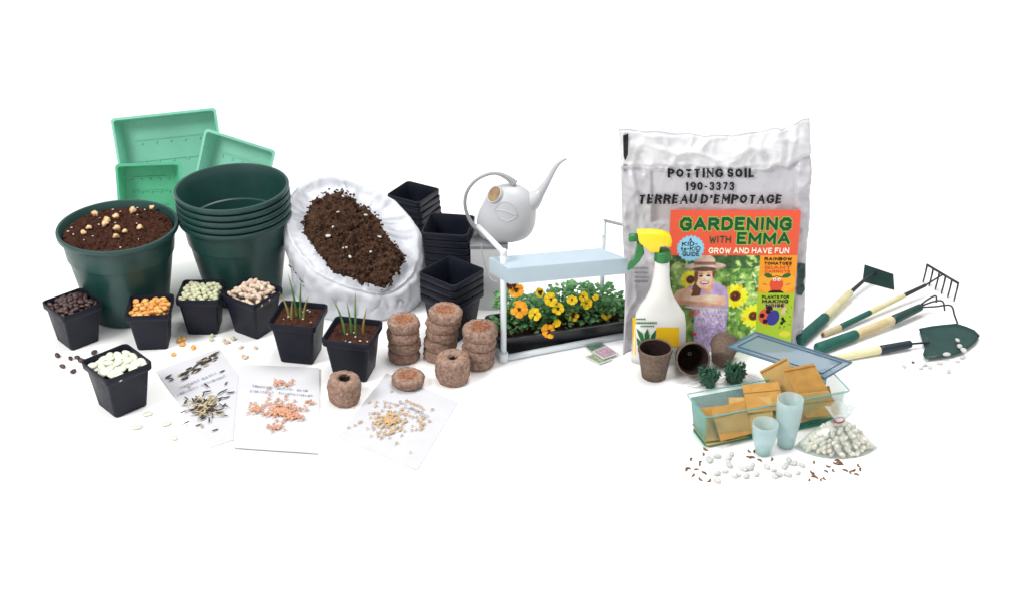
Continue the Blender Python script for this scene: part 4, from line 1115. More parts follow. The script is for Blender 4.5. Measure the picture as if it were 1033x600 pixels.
fill(poly([(99, 97.5), (125, 97.5), (125, 101), (99, 101)]), (214, 150, 190), .35); fill(poly([(102, 101), (122, 101), (122, 104.5), (102, 104.5)]), (222, 160, 200), .7)
fill(ell(104.5, 114.5, 9.5, 9.5, 0), (232, 96, 66)); fill(ell(110.5, 116, 6.4, 8.8, .25), (62, 60, 150)); fill(ell(106, 105.5, 3.6, 2.4, .3), (30, 26, 34))
for a in ((99, 113.5, 2.6), (105, 109, 2.6), (102.5, 120, 2.6)): fill(ell(*a[:2], a[2], a[2]), (26, 20, 26))
fill(ell(121, 108, 2.6, 4.2, .2), (236, 200, 176), .9)
for (a, b) in ((120.5, 117), (119.8, 122), (122, 119.5)): fill(ell(a, b, 1.6, 1.9), (24, 24, 24))
for k in range(22):
    fill(ell(rng.uniform(115, 130), rng.uniform(104, 128), .35, rng.uniform(.8, 1.6), rng.uniform(-.8, .8)), (60, 80, 30), .8)
fill(ell(124, 134, 6, 3.5), (240, 226, 70), .8)
# starburst
ang = np.arctan2(Vv-40, U-21.5); rad = np.hypot(U-21.5, (Vv-40)*1.0); fill(rad < 12.8+1.6*np.abs(((ang*20/(2*PI)) % 1)*2-1), (138, 206, 236))
fill(rad < 12, (150, 214, 240))
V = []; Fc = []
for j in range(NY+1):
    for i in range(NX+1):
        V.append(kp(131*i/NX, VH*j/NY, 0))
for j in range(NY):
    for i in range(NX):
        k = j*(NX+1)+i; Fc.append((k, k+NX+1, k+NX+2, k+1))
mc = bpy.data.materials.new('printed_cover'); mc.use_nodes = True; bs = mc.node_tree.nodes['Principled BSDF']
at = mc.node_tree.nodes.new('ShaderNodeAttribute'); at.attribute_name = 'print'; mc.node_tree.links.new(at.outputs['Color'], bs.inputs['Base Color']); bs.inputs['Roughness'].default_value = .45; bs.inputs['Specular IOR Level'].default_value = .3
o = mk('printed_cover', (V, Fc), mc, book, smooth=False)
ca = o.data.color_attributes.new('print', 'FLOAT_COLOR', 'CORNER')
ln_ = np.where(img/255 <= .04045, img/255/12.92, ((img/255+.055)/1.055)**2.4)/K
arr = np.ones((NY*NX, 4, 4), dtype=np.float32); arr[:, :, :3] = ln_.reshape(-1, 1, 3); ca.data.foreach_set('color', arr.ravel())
def cover_text(specs, mat, off, name):
    bits = []
    for (t, cx, base, width, cap, tv, jit, grow) in specs:
        for k, (v, f) in enumerate(stroke_text(t, cx, base, width, cap, tv, None, .34, False, 0, jit, grow)):
            bits.append(([kp(p.x, p.y, off+.00002*(k % 9)) for p in v], f))
    return mk(name, join(*bits), mat, book, smooth=False)
m_tg = M('title_green', (8, 84, 42), .5, .3); m_tl = M('title_outline', (150, 204, 84), .5, .3); m_tw = M('title_cream', (252, 240, 214), .5, .3, k=1.0); m_tr = M('title_red', (232, 84, 50), .5, .3)
big = [('GARDENING', 66, 20.5, 113, 13.6, .27, .03), ('EMMA', 95, 35.5, 54, 12.2, .25, .03)]
cover_text([x+(.07,) for x in big], m_tl, .0004, 'title_outline')
cover_text([x+(0,) for x in big]+[('WITH', 51, 34.2, 22, 7.4, .22, .04, 0)], m_tg, .0008, 'title')
cover_text([('GROW AND HAVE FUN', 81, 45.4, 82, 6, .22, .04, 0)], m_tw, .0006, 'subtitle')
cover_text([('A', 21, 32.4, 2.8, 3.6, .2, 0, 0), ('KID-', 20.5, 37.4, 16, 4.4, .2, .05, 0), ('to-KID', 21.5, 42.8, 20, 4.8, .18, .05, 0), ('GUIDE', 22, 48.4, 17, 4.8, .2, .05, 0)], m_ink, .0006, 'starburst_lettering')
cover_text([('RAINBOW', 111.5, 53.2, 28, 3.4, .26, 0, 0), ('TOMATOES', 111.5, 58, 28, 3.2, .26, 0, 0), ('PLANTS FOR', 111.5, 94.8, 28, 3.4, .26, 0, 0), ('MAKING', 111.5, 99.8, 27, 3.8, .26, 0, 0), ('NOISE', 111.5, 104.3, 19, 3.4, .26, 0, 0)], m_ink, .0006, 'side_lettering')
cover_text([('GIANT', 111.5, 62.6, 27, 3.4, .24, 0, 0), ('CARROTS', 111.5, 66.8, 26, 3.0, .24, 0, 0)], m_tr, .0006, 'side_lettering')

# ------------------------------------------------------------------ spray bottle
SB = G(662.5, 363.5); us = pxm(SB)
sb = empty('spray_bottle', SB); tag(sb, 'white spray bottle with yellow and green trigger head in front of the bag', 'spray bottle')
def spz(py): return (P(662, py, SB.y)-SB)
prof = [(368, 25), (366, 26.5), (355, 27), (340, 27), (326, 26.5), (316, 24.5), (308, 19.5), (300, 14), (290, 10), (278, 8.2), (268, 7.6), (262, 7.4), (260, 7.2)]
rgs = []
for i, (py, hw) in enumerate(prof):
    z = max(0.0, spz(py).z); u = pxm(P(662, py, SB.y)); dd = .86 if hw < 12 else (.43+.43*max(0, (16-hw)/4) if hw < 16 else .35)
    cxo = spz(py).x*0+(1.0*u if hw > 20 else 0)
    rgs.append([(cxo+hw*u*math.copysign(abs(math.cos(2*PI*k/40))**.8, math.cos(2*PI*k/40)), hw*u*dd*math.copysign(abs(math.sin(2*PI*k/40))**.8, math.sin(2*PI*k/40)), z) for k in range(40)])
rgs[0] = [(x, y, 0) for x, y, z in rgs[0]]
mk('bottle', loft(rgs, True, True), m_sprw, sb)
zt = spz(261).z
mk('collar', xf(lathe([(7.7*us, 0), (8.3*us, .001), (8.0*us, .018), (7.0*us, .020)], 28), Matrix.Translation((0, 0, zt-.003))), m_sprg, sb)
def yz(px, py, dy=0): return P(px, py, SB.y+dy)-SB
def prism(px_pts, half, mat, name, par):
    n = len(px_pts); A = [yz(a, b, -half) for a, b in px_pts]; B = [q+Vector((0, 2*half, 0)) for q in A]
    cA = sum(A, Vector())/n
    A2 = [q.lerp(cA, .12)+Vector((0, -.0025, 0)) for q in A]; B2 = [q.lerp(cA+Vector((0, 2*half, 0)), .12)+Vector((0, .0025, 0)) for q in B]
    return mk(name, loft([A2, A, B, B2], True, True), mat, par, angle=50)
prism([(643, 235), (655, 234.5), (668, 235.5), (676, 238.5), (678, 243), (677, 249), (671, 248), (666, 249), (665, 255), (656, 255), (651, 250), (645, 245)], .0075, m_spry, 'trigger_head', sb)
prism([(643, 246), (648, 246), (650, 256), (645, 264), (638, 271), (633, 273), (634, 269), (640, 260)], .0055, m_sprg, 'trigger', sb)
mk('nozzle', tube([yz(634, 240), yz(635.5, 240), yz(643.5, 239.5)], [.0065, .0078, .0070], 16), m_sprg, sb)
def on_bottle(pts, off=.0006):
    out = []
    for a, b in pts:
        u = pxm(P(662, b, SB.y)); hw = lut(-b, [(-p[0], p[1]) for p in prof])*u
        x = (P(a, b, SB.y-.02)-SB).x-1.0*u; q = max(-.97, min(.97, x/hw))
        yv = -(1-abs(q)**2.5)**.4*hw*.35
        p = P(a, b, SB.y+yv-off)-SB; out.append(p)
    return out
def strip(x0, x1, y0, y1, mat, name, nx=8, ny=6, par=None, off=.0008):
    V = on_bottle([(x0+(x1-x0)*i/nx, y0+(y1-y0)*j/ny) for j in range(ny+1) for i in range(nx+1)], off)
    return mk(name, (V, [(j*(nx+1)+i, (j+1)*(nx+1)+i, (j+1)*(nx+1)+i+1, j*(nx+1)+i+1) for j in range(ny) for i in range(nx)]), mat, par or sb)
strip(638, 641.5, 320, 358, m_laby, 'label_stripe')
strip(662, 685, 330, 350, m_laby, 'label')
def leafp(pts, mat, name, off=.0011):
    v = on_bottle(pts, off); return mk(name, (v, [tuple(range(len(v)))]), mat, sb, smooth=False)
lvs = []
for pts in ([(648, 347), (644, 338), (642, 331), (648, 336), (651, 346)], [(651, 347), (650, 337), (653, 331), (655, 338), (654, 347)], [(655, 347), (657, 338), (662, 332), (661, 340), (658, 347)], [(642, 340), (646, 344), (647, 349), (643, 348)]):
    v = on_bottle(pts, .0014); lvs.append((v, [tuple(range(len(v)))]))
mk('leaf_picture', join(*lvs), m_labg, sb, smooth=False)
dl = []
for (x0, x1, y, h) in [(642, 650, 322.5, 1.6), (642, 662, 326.5, 2.2), (646, 660, 329.5, 1.4)]:
    x = x0
    while x < x1:
        w = rs.uniform(.8, 1.8); v = on_bottle([(x, y), (x+w, y), (x+w, y-h*rs.uniform(.7, 1)), (x, y-h)], .0014); dl.append((v, [(0, 1, 2, 3)])); x += w+.4
mk('label_print', join(*dl), m_labg, sb, smooth=False)

# ------------------------------------------------------------------ fibre pots
def fibre_vf(rt, rb, h, rim=True):
    pr = [(rb*.85, 0), (rb, .002), (rb+(rt-rb)*.5, h*.5), (rt-.001, h-.008), (rt+.0004, h-.007), (rt, h-.001), (rt-.001, h), (rt-.003, h-.001), (rb+(rt-rb)*.5-.003, h*.5), (rb-.002, .004)]
    v, f = lathe(pr, 44, True, True)
    return [Vector((p.x*(1+.012*nz(p, 120, 2)), p.y*(1+.012*nz(p, 120, 5)), p.z)) for p in v], f
rt_ = 17*us; rb_ = 12*us; fh = .063
def fibre(loc, M4, label, inside=True):
    e = empty('fibre_pot', loc); tag(e, label, 'fibre pot', 'brown fibre pots before the sprayer and book')
    e.matrix_world = Matrix.Translation(loc) @ M4
    v, f = fibre_vf(rt_, rb_, fh); mk('outer_wall', (v, f), m_fibre, e)
    inn = lathe([(rt_-.0035, fh-.0015), (rb_+(rt_-rb_)*.5-.0036, fh*.5), (rb_-.0026, .0048), (.004, .0048)], 40, False, True)
    mk('inside', inn, m_fibred, e)
    return e
f1 = G(659.5, 379.5)
fibre(f1, Matrix.Identity(4), 'upright brown fibre pot standing before the spray bottle')
c2 = G(693.5, 372)
# lying, mouth towards the viewer
tl = R(66)
e2 = fibre(Vector((c2.x, c2.y+.018, .0)), Matrix.Rotation(R(4), 4, 'Z') @ Matrix.Rotation(tl, 4, 'X'), 'brown fibre pot tipped over, dark mouth and drain hole facing the viewer')
mk('drain_hole', xf(lathe([(.0036, .0052), (.0036, .0056), (.0018, .0056), (.0018, .0052)], 18, False, False), Matrix.Translation((.004, .003, .0))), M('drain_ring', (190, 180, 176), .6, .2), e2)
bpy.context.view_layer.update()
mz = min((e2.matrix_world @ v.co).z for c in e2.children if c.name.startswith('outer') for v in c.data.vertices); e2.location.z -= mz
c3 = G(727, 373)
e3 = fibre(Vector((c3.x, c3.y, .0)), Matrix.Rotation(R(-14), 4, 'Z') @ Matrix.Rotation(R(-84), 4, 'X') @ Matrix.Scale(.84, 4), 'brown fibre pot lying on its side with its round bottom toward the viewer')
bpy.context.view_layer.update()
mz = min((e3.matrix_world @ v.co).z for c in e3.children if c.name.startswith('outer') for v in c.data.vertices); e3.location.z -= mz

# ------------------------------------------------------------------ clear bin, lid, contents
BHt = .070
rF, rR, rB, rL = G(711, 421, BHt), G(858, 394, BHt), G(833, 371, BHt), G(694, 398, BHt)
# rectangle fit
ex_ = (rR-rF); wx = ex_.length; ang = math.atan2(ex_.y, ex_.x)
dv = Vector((-math.sin(ang), math.cos(ang), 0)); dlen = ((rL-rF).dot(dv)+(rB-rR).dot(dv))/2
bc = rF+ex_*.5+dv*dlen*.5
bin_ = empty('clear_bin', Vector((bc.x, bc.y, 0)), ang); tag(bin_, 'transparent teal storage bin filled with kraft envelopes', 'bin')
hx, hy = wx/2, dlen/2
def brs(i, z, r=.006): return rsq(hx-i, hy-i, z, r)
mk('shell', loft([brs(.012, .001), brs(.010, .004), brs(.003, BHt-.004), brs(.0, BHt-.003), brs(0, BHt), brs(.0045, BHt), brs(.0055, BHt-.003), brs(.0115, .004)], True, True), m_bin, bin_, angle=35)
rp_ = [Vector(p) for p in rsq(hx, hy, BHt, .006)]
mk('rim', tube(rp_+[rp_[0], rp_[1]], .0013, 8), m_binr, bin_)
m_binb = M('teal_clear_back', (84, 170, 158), .15, .5, alpha=.55); m_binf = M('teal_clear_floor', (40, 160, 124), .15, .5, alpha=.7)
mk('back_wall', slab([(hx-.012, hy-.0128, .006), (-hx+.012, hy-.0128, .006), (-hx+.006, hy-.0062, BHt-.004), (hx-.006, hy-.0062, BHt-.004)], .0006), m_binb, bin_, smooth=False)
mk('end_wall', slab([(-hx+.0128, hy-.016, .006), (-hx+.0128, -hy+.016, .006), (-hx+.0062, -hy+.008, BHt-.004), (-hx+.0062, hy-.008, BHt-.004)], .0006), m_binb, bin_, smooth=False)
mk('floor', slab([(-hx+.014, -hy+.014, .0052), (hx-.014, -hy+.014, .0052), (hx-.014, hy-.014, .0052), (-hx+.014, hy-.014, .0052)], .0006), m_binf, bin_, smooth=False)
be = [Vector(p) for p in rsq(hx-.011, hy-.011, .0025, .006)]
mk('base_edge', tube(be+[be[0], be[1]], .0014, 8), M('teal_edge', (46, 160, 124), .2, .5, alpha=.85), bin_)
def inb(x, y, z): return bin_.matrix_basis @ Vector((x, y, z))
bm4 = Matrix.Translation(bin_.location) @ Matrix.Rotation(ang, 4, 'Z')
def inb(x, y, z): return bm4 @ Vector((x, y, z))

# lid
lz = .079
ltop = [G(762, 336.5, lz), G(859, 367, lz)]; le = ltop[1]-ltop[0]
ld = Vector((le.y, -le.x, 0)).normalized(); 
if ld.y > 0: ld = -ld
lwid = .074
LN, LT = le.length, lwid
lo = ltop[0]
lid = empty('bin_lid', Vector((lo.x, lo.y, 0))); tag(lid, 'flat blue grey transparent lid lying askew behind the bin', 'lid')
lex = le.normalized()
def lp(a, b, z): return lo+lex*a+ld*b+Vector((0, 0, z))-lid.location
tiltz = lambda a, b: 0
lp0 = lp
SK = -.018
def lpp(a, b, z): return lp0(a+SK*(b/LT), b, z)
mk('lid_plate', slab([lpp(0, LT, .003), lpp(LN, LT, .003), lpp(LN, 0, .003), lpp(0, 0, .003)], .003), m_lid, lid, smooth=False)
edge = [lpp(0, 0, .003), lpp(LN, 0, .003), lpp(LN, LT, .003), lpp(0, LT, .003), lpp(0, 0, .003), lpp(LN*.02, 0, .003)]
mk('lid_rim', tube(edge, .0024, 8), m_lid2, lid)
i1, i2 = .012, .010
edge2 = [lpp(i1, i2, .0042), lpp(LN-i1, i2, .0042), lpp(LN-i1, LT-i2, .0042), lpp(i1, LT-i2, .0042), lpp(i1, i2, .0042), lpp(i1+.003, i2, .0042)]
mk('lid_ridge', tube(edge2, .0013, 6), m_lid2, lid)

def envelope(pts3, mat, label, th=.0016, flap=.3):
    c = [Vector(p) for p in pts3]; c[2] = (c[2]+c[1]+c[3]-c[0])/2; c[3] = c[2]-c[1]+c[0]                        # TL TR BR BL
    o = mk('kraft_envelope', slab([c[3], c[2], c[1], c[0]], th), mat, smooth=False)
    nn = (c[2]-c[3]).cross(c[0]-c[3]).normalized()*.0008
    a = c[0].lerp(c[3], flap); b = c[1].lerp(c[2], flap)
    mk('flap_edge', slab([a.lerp(c[3], .02)+nn, b.lerp(c[2], .02)+nn, b+nn, a+nn], .0004), m_kraft3, o, smooth=False)
    return tag(o, label, 'envelope', 'kraft envelopes in the clear bin')
YB = bc.y
def e4(pp, Ys): return [P(a, b, Y) for (a, b), Y in zip(pp, Ys)]
yb0 = YB+.02
envelope(e4([(766, 374), (793, 360), (818, 400), (790, 418)], [yb0+.030, yb0+.034, yb0-.0, yb0-.004]), m_kraft2, 'tall light kraft envelope leaning leftmost out of the bin, below the lid', flap=.04)
envelope(e4([(790, 372), (821, 366), (836, 396), (815, 418)], [yb0+.008, yb0+.014, yb0-.016, yb0-.022]), m_kraft, 'tall kraft envelope leaning in front, with its folded edge shown', flap=.06)
envelope(e4([(800, 398), (836, 394), (846, 410), (818, 428)], [yb0-.022, yb0-.016, yb0-.026, yb0-.032]), m_kraft2, 'kraft envelope low behind the tied bean bag', flap=.4)
def env_in(x, y, z, w, h, tiltx, rz, label, mat=m_kraft):
    m4 = bm4 @ Matrix.Translation((x, y, z)) @ Matrix.Rotation(rz, 4, 'Z') @ Matrix.Rotation(tiltx, 4, 'X')
    return envelope([m4 @ Vector((-w/2, h/2, 0)), m4 @ Vector((w/2, h/2, 0)), m4 @ Vector((w/2, -h/2, 0)), m4 @ Vector((-w/2, -h/2, 0))], mat, label)
env_in(-.088, -.006, .030, .074, .060, R(38), R(-6), 'kraft envelope farthest left inside the bin, partly behind another')
env_in(-.066, -.014, .036, .078, .058, R(44), R(5), 'kraft envelope standing before the others at the left of the bin')
env_in(-.034, -.008, .040, .074, .056, R(42), R(-16), 'kraft envelope slanting across the middle of the bin', m_kraft2)
env_in(-.006, .006, .058, .066, .052, R(36), R(-8), 'orange kraft envelope raised highest in the middle of the bin')
env_in(.026, -.010, .036, .084, .060, R(40), R(6), 'kraft envelope behind the two frosted cups')
env_in(.084, -.006, .034, .080, .056, R(40), R(-4), 'kraft envelope at the right end behind the tied bean bag', m_kraft2)
env_in(-.086, .0, .010, .080, .060, R(6), R(2), 'bottom kraft envelope lying in the left end of the bin', m_kraft2)

# frosted cups
def cup(px, pyb, pyt, rt, rb, label):
    p = G(px, pyb); u = pxm(p); e = empty('frosted_cup', p); tag(e, label, 'cup', 'frosted cups before the bin')
    z1 = (P(px, pyt, p.y)-p).z
    pr = [(rb*.8*u, 0), (rb*u, .002), (rb*u*1.08, z1*.12), (rt*u*.93, z1*.55), (rt*u, z1*.82), (rt*u*1.0, z1), (rt*u-.0012, z1), (rt*u*.93-.0014, z1*.55), (rb*u-.001, .003)]
    mk('cup_wall', lathe(pr, 36, True, True), m_cup, e)
    mk('cup_base', lathe([(rb*u*.78, .0032), (rb*u*.90, .0040), (rb*u*.92, .010), (rb*u*.2, .0101)], 30, True, True), m_cupb, e)
cup(769.5, 457, 426.5, 13, 7.5, 'shorter frosted pale green cup standing before the bin')
cup(792.5, 449, 402, 13.2, 8.5, 'taller frosted pale green cup standing before the bin')

# green bundles behind the bin's left end
for (px, py, lab, sd) in [(714.5, 389, 'dark green leafy bundle in a small clear wrap, nearer the bin corner', 1), (741, 385, 'bushier dark green leafy bundle in clear wrap, behind the bin', 2)]:
    p = G(px, py); u = pxm(p); e = empty('wrapped_bundle', p); tag(e, lab, 'plant bundle', 'green bundles behind the bin')
    rb3 = random.Random(sd); h = 17*u*1.05; r0 = 6.4*u; r1 = (8.6+sd*.8)*u
    bits = []
    for k in range(60):
        a = rb3.uniform(0, 6.28); t0 = rb3.random()**.6; q = [Vector((r0*t0*math.cos(a), r0*t0*math.sin(a), .001))]
        a2 = a+rb3.uniform(-1.2, 1.2); q.append(Vector((r1*t0*math.cos(a2), r1*t0*math.sin(a2), h*rb3.uniform(.45, .7)))); a3 = a2+rb3.uniform(-.8, .8); t1 = rb3.random()**.5
        q.append(Vector((r1*.9*t1*math.cos(a3), r1*.9*t1*math.sin(a3), h*rb3.uniform(.8, 1.05))))
        bits.append(tube(smooth_path(q, 3), rb3.uniform(.0009, .0018), 5))
    for k in range(90):
        a = rb3.uniform(0, 6.28); zz = h*rb3.uniform(.25, 1.05); rr3 = (r0+(r1-r0)*zz/h)*rb3.random()**.4
        bits.append(leaf(Vector((rr3*math.cos(a), rr3*math.sin(a), zz)), Vector((math.cos(a), math.sin(a), rb3.uniform(-.2, 1.4))), Vector((rb3.uniform(-.4, .4), -.6, .8)), rb3.uniform(.006, .011), rb3.uniform(.0016, .003)))
    mk('green_strands', join(*bits), m_dkgreen, e)
    mk('clear_wrap', lathe([(r0*1.1, .0), (r0*1.2, .001), (r1*1.12, h*.6), (r1*1.05, h*.98), (r1*1.25, h*1.1)], 24, True, False), m_wrap, e)
    bl = []
    for k in range(5):
        a = rb3.uniform(2.2, 4.4) if sd == 1 else rb3.uniform(-1.0, 1.4) if k < 2 else rb3.uniform(2.4, 3.9)
        q = [Vector((r0*math.cos(a), r0*math.sin(a)*.3, h*.6)), Vector((16*u*math.cos(a), -.006, h*.55-.004*k)), Vector((27*u*math.cos(a), -.006, max(.002, h*(.3-.1*k))))]
        bl.append(tube(smooth_path(q, 4), .0004, 4))
    mk('loose_threads', join(*bl), m_inkgrey, e)

# tied bag of beans
bb = G(843, 451); ub = pxm(bb)
tb = empty('bean_bag', bb); tag(tb, 'clear plastic bag full of mottled white beans, tied with a red band', 'bag of beans')
hh = .055
def bbr(t, sc=1.0):
    out = []
    for k in range(48):
        a = 2*PI*k/48; c, s = math.cos(a), math.sin(a)
        wx_ = 42*ub*(1-t)**.76+4.0*ub*t; wy = .034*(1-t)**.6+.005*t
        cxs = math.copysign(abs(c)**(.9+.0*t), c); sys_ = math.copysign(abs(s)**(1.5-.6*t), s)
        wr = 1+.05*math.sin(9*a+2)*t+.03*math.sin(17*a)*t
        out.append((cxs*wx_*wr*sc, sys_*wy*wr*sc, max(.0006, hh*t)))
    return out
film = [bbr(t) for t in (0, .03, .1, .2, .32, .45, .58, .7, .82, .92, 1.0)]
ruf = []
for t in (.12, .35, .65, 1.0):
    ruf.append([(math.cos(2*PI*k/48)*(4.0+9.5*t)*ub*(1+.22*math.sin(7*2*PI*k/48)*t), math.sin(2*PI*k/48)*(.006+.010*t)*(1+.3*math.sin(5*2*PI*k/48)*t), hh+.026*t*(1+.12*math.sin(4*2*PI*k/48+1)*t)) for k in range(48)])
mk('clear_film', loft(film, True, False), m_film, tb); mk('gathered_neck', loft(ruf, False, False), m_film2, tb)
mk('red_band', tube([(5.2*ub*math.cos(2*PI*k/20), .0075*math.sin(2*PI*k/20), hh+.0012+.002*math.cos(2*PI*k/20)) for k in range(22)], .0014, 6), m_red, tb)
rb4 = random.Random(8); cnt = 0
for lay in range(7):
    t = .07+lay*.115
    wx_ = 39*ub*(1-t)**.72*.93-.004; wy = .034*(1-t)**.6-.005
    n = max(7, int(2*PI*math.sqrt((wx_**2+wy**2)/2)/.0108))
    for k in range(n):
        a = 2*PI*(k+.5*(lay % 2))/n
        if math.sin(a) > .35 and lay < 5: continue
        x = wx_*math.copysign(abs(math.cos(a))**.9, math.cos(a)); y = wy*math.copysign(abs(math.sin(a))**(1.4-.5*t), math.sin(a))
        seed('bagb', (bb.x+x+rb4.uniform(-.003, .003), bb.y+y+rb4.uniform(-.001, .0015), .004+hh*t*.92+rb4.uniform(-.002, .002)), 'mottled_bean', 'mottled white bean inside the tied clear bag', 'mottled bean', 'beans in the tied bag', (rb4.uniform(.2, 1.5), rb4.uniform(-.9, .9), rb4.uniform(0, 6)), rb4.uniform(.85, 1.1))
o = mk('seed_gap_fill', loft([[(x*.80, y*.72, z*.86+.001) for x, y, z in bbr(t)] for t in (0, .2, .4, .6, .75)], True, True), M('bean_gap_shade', (116, 112, 90), .6, .2, var=.3, scale=200)); o.location = bb  # inner core coloured dark to paint the shaded gaps among the beans
tag(o, 'dark core coloured as shaded gaps between beans in the tied clear bag', None, kind='stuff')

# loose beans and brown seeds
W6 = [(180, 165), (172, 158), (215, 145), (270, 155), (285, 135), (275, 190), (268, 172), (255, 220), (215, 230), (335, 205), (375, 205), (390, 190), (300, 245), (320, 235), (360, 243), (410, 235), (460, 198), (555, 190), (570, 165), (590, 180), (635, 190), (495, 215), (500, 245), (520, 235), (565, 235), (615, 228), (215, 265), (545, 200), (600, 178), (350, 210)]
B6 = [(155, 110), (145, 135), (85, 160), (130, 175), (126, 185), (70, 205), (60, 210), (110, 210), (95, 238), (130, 258), (150, 228), (175, 265), (372, 120), (370, 150), (385, 150), (400, 120), (425, 165), (485, 160), (695, 175), (690, 235), (670, 262), (705, 250), (730, 262), (745, 255), (765, 195), (755, 220), (790, 215), (800, 180), (820, 175), (810, 165), (825, 185), (850, 215), (875, 225), (890, 215), (915, 190), (925, 210), (905, 235), (685, 225), (692, 245)]
scatter('white', [(a/4.92+680, b/4.92+430) for a, b in W6], 'white_bean', 'loose white bean on the white surface in front of the cups', 'white bean', 'loose white beans', s=1.0)
scatter('brown', [(a/4.92+680, b/4.92+430) for a, b in B6], 'brown_seed', 'small curled brown seed on the white surface before the bin', 'brown seed', 'loose brown seeds', s=1.0)

# ------------------------------------------------------------------ hand tools
def seg_tool(parts, par):
    for (a, b, r0, r1, mat, name) in parts:
        a, b = Vector(a), Vector(b); n = 8
        pts = [a.lerp(b, i/n) for i in range(n+1)]
        rad = [r0+(r1-r0)*i/n for i in range(n+1)]
        rad = [rad[0]*.82]+rad+[rad[-1]*.82]; pts = [a]+[a.lerp(b, .03)]+pts[1:-1]+[a.lerp(b, .97)]+[b]
        rad = rad[:len(pts)]
        mk(name, tube(pts, rad, 16), mat, par)
def pz(px, py, z, o): return G(px, py, z)-o
# hoe
o0 = G(812, 340); u = pxm(o0)
hoe = empty('hand_hoe', o0); tag(hoe, 'small hand hoe with square green blade and yellow wooden handle', 'hoe', 'gardening hand tools')
seg_tool([(pz(806, 344, .011, o0), pz(833, 319.5, .013, o0), 6.2*u, 5.2*u, m_tgreen, 'grip'), (pz(833, 319.5, .013, o0), pz(858, 295, .018, o0), 4.6*u, 4.0*u, m_wood, 'wooden_handle'),
          (pz(858, 295, .018, o0), pz(872, 282.5, .022, o0), 2.3*u, 1.8*u, m_tblack, 'ferrule'), (pz(872, 282.5, .022, o0), pz(883, 275, .024, o0), 1.8*u, 1.2*u, m_tblack, 'neck')], hoe)
bl_ = [pz(870, 284, .0005, o0), pz(902, 292.5, .0005, o0)]
A, B = bl_; hv = Vector((0, .012, .030))
mk('blade', plate([A, B, B+hv+Vector((-.003, 0, .0)), A+hv+Vector((.003, 0, .003))], .0016), m_tmetal, hoe, smooth=False)
# rake
o0 = G(829, 338); u = pxm(o0)
rk = empty('hand_rake', o0); tag(rk, 'small hand rake with six dark tines and slim wooden handle', 'rake', 'gardening hand tools')
seg_tool([(pz(829, 337.5, .006, o0), pz(830.5, 337, .006, o0), 1.6*u, 2.2*u, m_kraft3, 'handle_tip'), (pz(830.5, 337, .006, o0), pz(848, 329.5, .009, o0), 2.7*u, 2.9*u, m_wood2, 'wooden_handle'), (pz(848, 329.5, .009, o0), pz(878, 315, .014, o0), 3.1*u, 3.0*u, m_tgreen, 'grip'),
          (pz(878, 315, .014, o0), pz(912, 298, .021, o0), 3.0*u, 2.7*u, m_wood, 'wooden_handle'), (pz(912, 298, .021, o0), pz(934, 287.5, .027, o0), 2.3*u, 1.8*u, m_tblack, 'ferrule'),
          (pz(934, 287.5, .027, o0), pz(951, 277, .036, o0), 1.0*u, .9*u, m_tblack, 'neck')], rk)
ba, bb2 = pz(935, 267, .038, o0), pz(967, 286, .038, o0)
mk('head_bar', tube([ba, ba.lerp(bb2, .5), bb2], .0026, 8), m_tblack, rk)
for k in range(6):
    t = ba.lerp(bb2, .01+k*.196)
    mk('tine', tube(smooth_path([t, t+Vector((-.002, -.004, -.014)), t+Vector((-.005, -.006, -.0375))], 4), [.0021]*4+[.0019]*4+[.0012], 6), m_tblack, rk)
# cultivator
o0 = G(822, 352); u = pxm(o0)
cv = empty('hand_cultivator', o0); tag(cv, 'three pronged hand cultivator with thick green grip and wooden shaft', 'cultivator', 'gardening hand tools')
seg_tool([(pz(824, 352, .011, o0), pz(864, 337, .013, o0), 6.2*u, 5.3*u, m_tgreen, 'grip'), (pz(864, 337, .013, o0), pz(901, 322.5, .016, o0), 5.0*u, 4.6*u, m_wood2, 'wooden_handle'), (pz(901, 322.5, .016, o0), pz(929, 309.5, .019, o0), 5.0*u, 4.0*u, m_tmetal, 'ferrule')], cv)
for pth in ([(928, 308, .020), (936, 302, .026), (944, 298.5, .032), (944.5, 305, .018)], [(928, 309, .020), (942, 304, .026), (951, 304, .028), (953, 313, .006)], [(928, 310, .018), (944, 309, .026), (959, 308, .032), (963, 318, .016), (966, 326, .002)]):
    mk('prong', tube(smooth_path([pz(a, b, c, o0) for a, b, c in pth], 5), .0019, 8), m_tblack, cv)
# trowel
o0 = G(845, 361); u = pxm(o0)
tw = empty('hand_trowel', o0); tag(tw, 'hand trowel with broad dark green blade and pale wooden handle', 'trowel', 'gardening hand tools')
seg_tool([(pz(838, 362.5, .008, o0), pz(888, 352.5, .010, o0), 3.6*u, 4.4*u, m_wood, 'wooden_handle'), (pz(888, 352.5, .010, o0), pz(919, 346.5, .012, o0), 4.6*u, 4.0*u, M('navy_grip', (26, 44, 56), .45, .4), 'grip'),
          (pz(919, 346.5, .012, o0), pz(938, 345, .010, o0), 1.2*u, 1.0*u, m_tblack, 'neck')], tw)
tp = [(927, 331), (940, 328.5), (953, 327), (965, 326), (975, 329), (983, 332.5), (988.5, 338), (985, 344), (978, 349.5), (969, 355), (958, 358), (946, 360), (934, 361.5), (931, 357), (933, 351), (931, 345), (929, 338)]
ctr = Vector((955, 344, 0)); V = []; Fc = []; n = len(tp)
for q in (0, .25, .5, .75, 1.0):
    for a, b in tp:
        x, y = ctr.x+(a-ctr.x)*q, ctr.y+(b-ctr.y)*q
        V.append(pz(x, y, .0015+.007*q**2, o0))
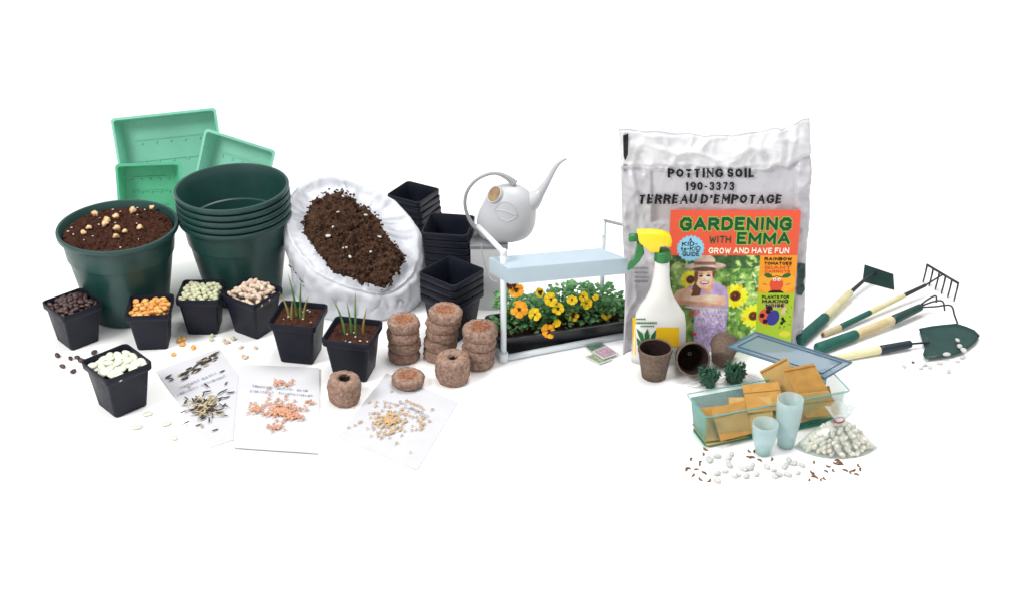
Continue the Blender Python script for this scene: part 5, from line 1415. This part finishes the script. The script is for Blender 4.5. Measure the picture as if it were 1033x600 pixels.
nq = len(V)
V2 = [v-Vector((0, 0, .0012)) for v in V]
for j in range(4):
    for i in range(n): a = j*n+i; b = j*n+(i+1) % n; Fc.append((a, b, b+n, a+n)); Fc.append((nq+a, nq+a+n, nq+b+n, nq+b))
for i in range(n): a = 4*n+i; b = 4*n+(i+1) % n; Fc.append((a, b, nq+b, nq+a))
mk('blade', (V+V2, Fc), m_tmetal, tw)
tbl = [((966, 343), .009), ((968, 349), .009), ((955, 357), .012), ((972, 353), .011)]
for (a, b), z in tbl:
    seed('white', G(a, b, z), 'pale_bean', 'pale bean lying on the green trowel blade', 'pale bean', 'pale beans by the trowel', (random.uniform(-.3, .3), .1, random.uniform(0, 6)), random.uniform(1.0, 1.25))
scatter('white', [(957, 374), (966, 364), (938, 370), (929, 371), (933, 368), (912, 369), (948, 366), (971, 360)], 'pale_bean', 'pale bean on the white surface below the trowel', 'pale bean', 'pale beans by the trowel', s=.85)
scatter('black', [(921, 365)], 'dark_seed', 'single dark seed on the white surface below the trowel grip', 'dark bean', None, s=.5)

# ------------------------------------------------------------------ light
w = bpy.data.worlds.new('World'); scene.world = w; w.use_nodes = True
bg = w.node_tree.nodes['Background']; bg.inputs['Color'].default_value = (1, 1, 1, 1); bg.inputs['Strength'].default_value = .68
def area(name, loc, tgt, size, power):
    l = bpy.data.lights.new(name, 'AREA'); l.shape = 'DISK'; l.size = size; l.energy = power; l.color = (1, .985, .965)
    o = bpy.data.objects.new(name, l); COL.objects.link(o); o.location = loc
    o.rotation_euler = (Vector(tgt)-Vector(loc)).to_track_quat('-Z', 'Y').to_euler(); return o
area('key_softbox', (-2.5, -1.9, 3.0), (0, 0, 0), 1.3, 118)
area('top_softbox', (.6, .3, 3.6), (0, 0, 0), 2.0, 95)
scene.view_settings.view_transform = 'Standard'; scene.view_settings.look = 'None'; scene.view_settings.exposure = 0; scene.view_settings.gamma = 1
scene.cycles.max_bounces = 8; scene.cycles.transparent_max_bounces = 16
scene.cycles.use_denoising = True
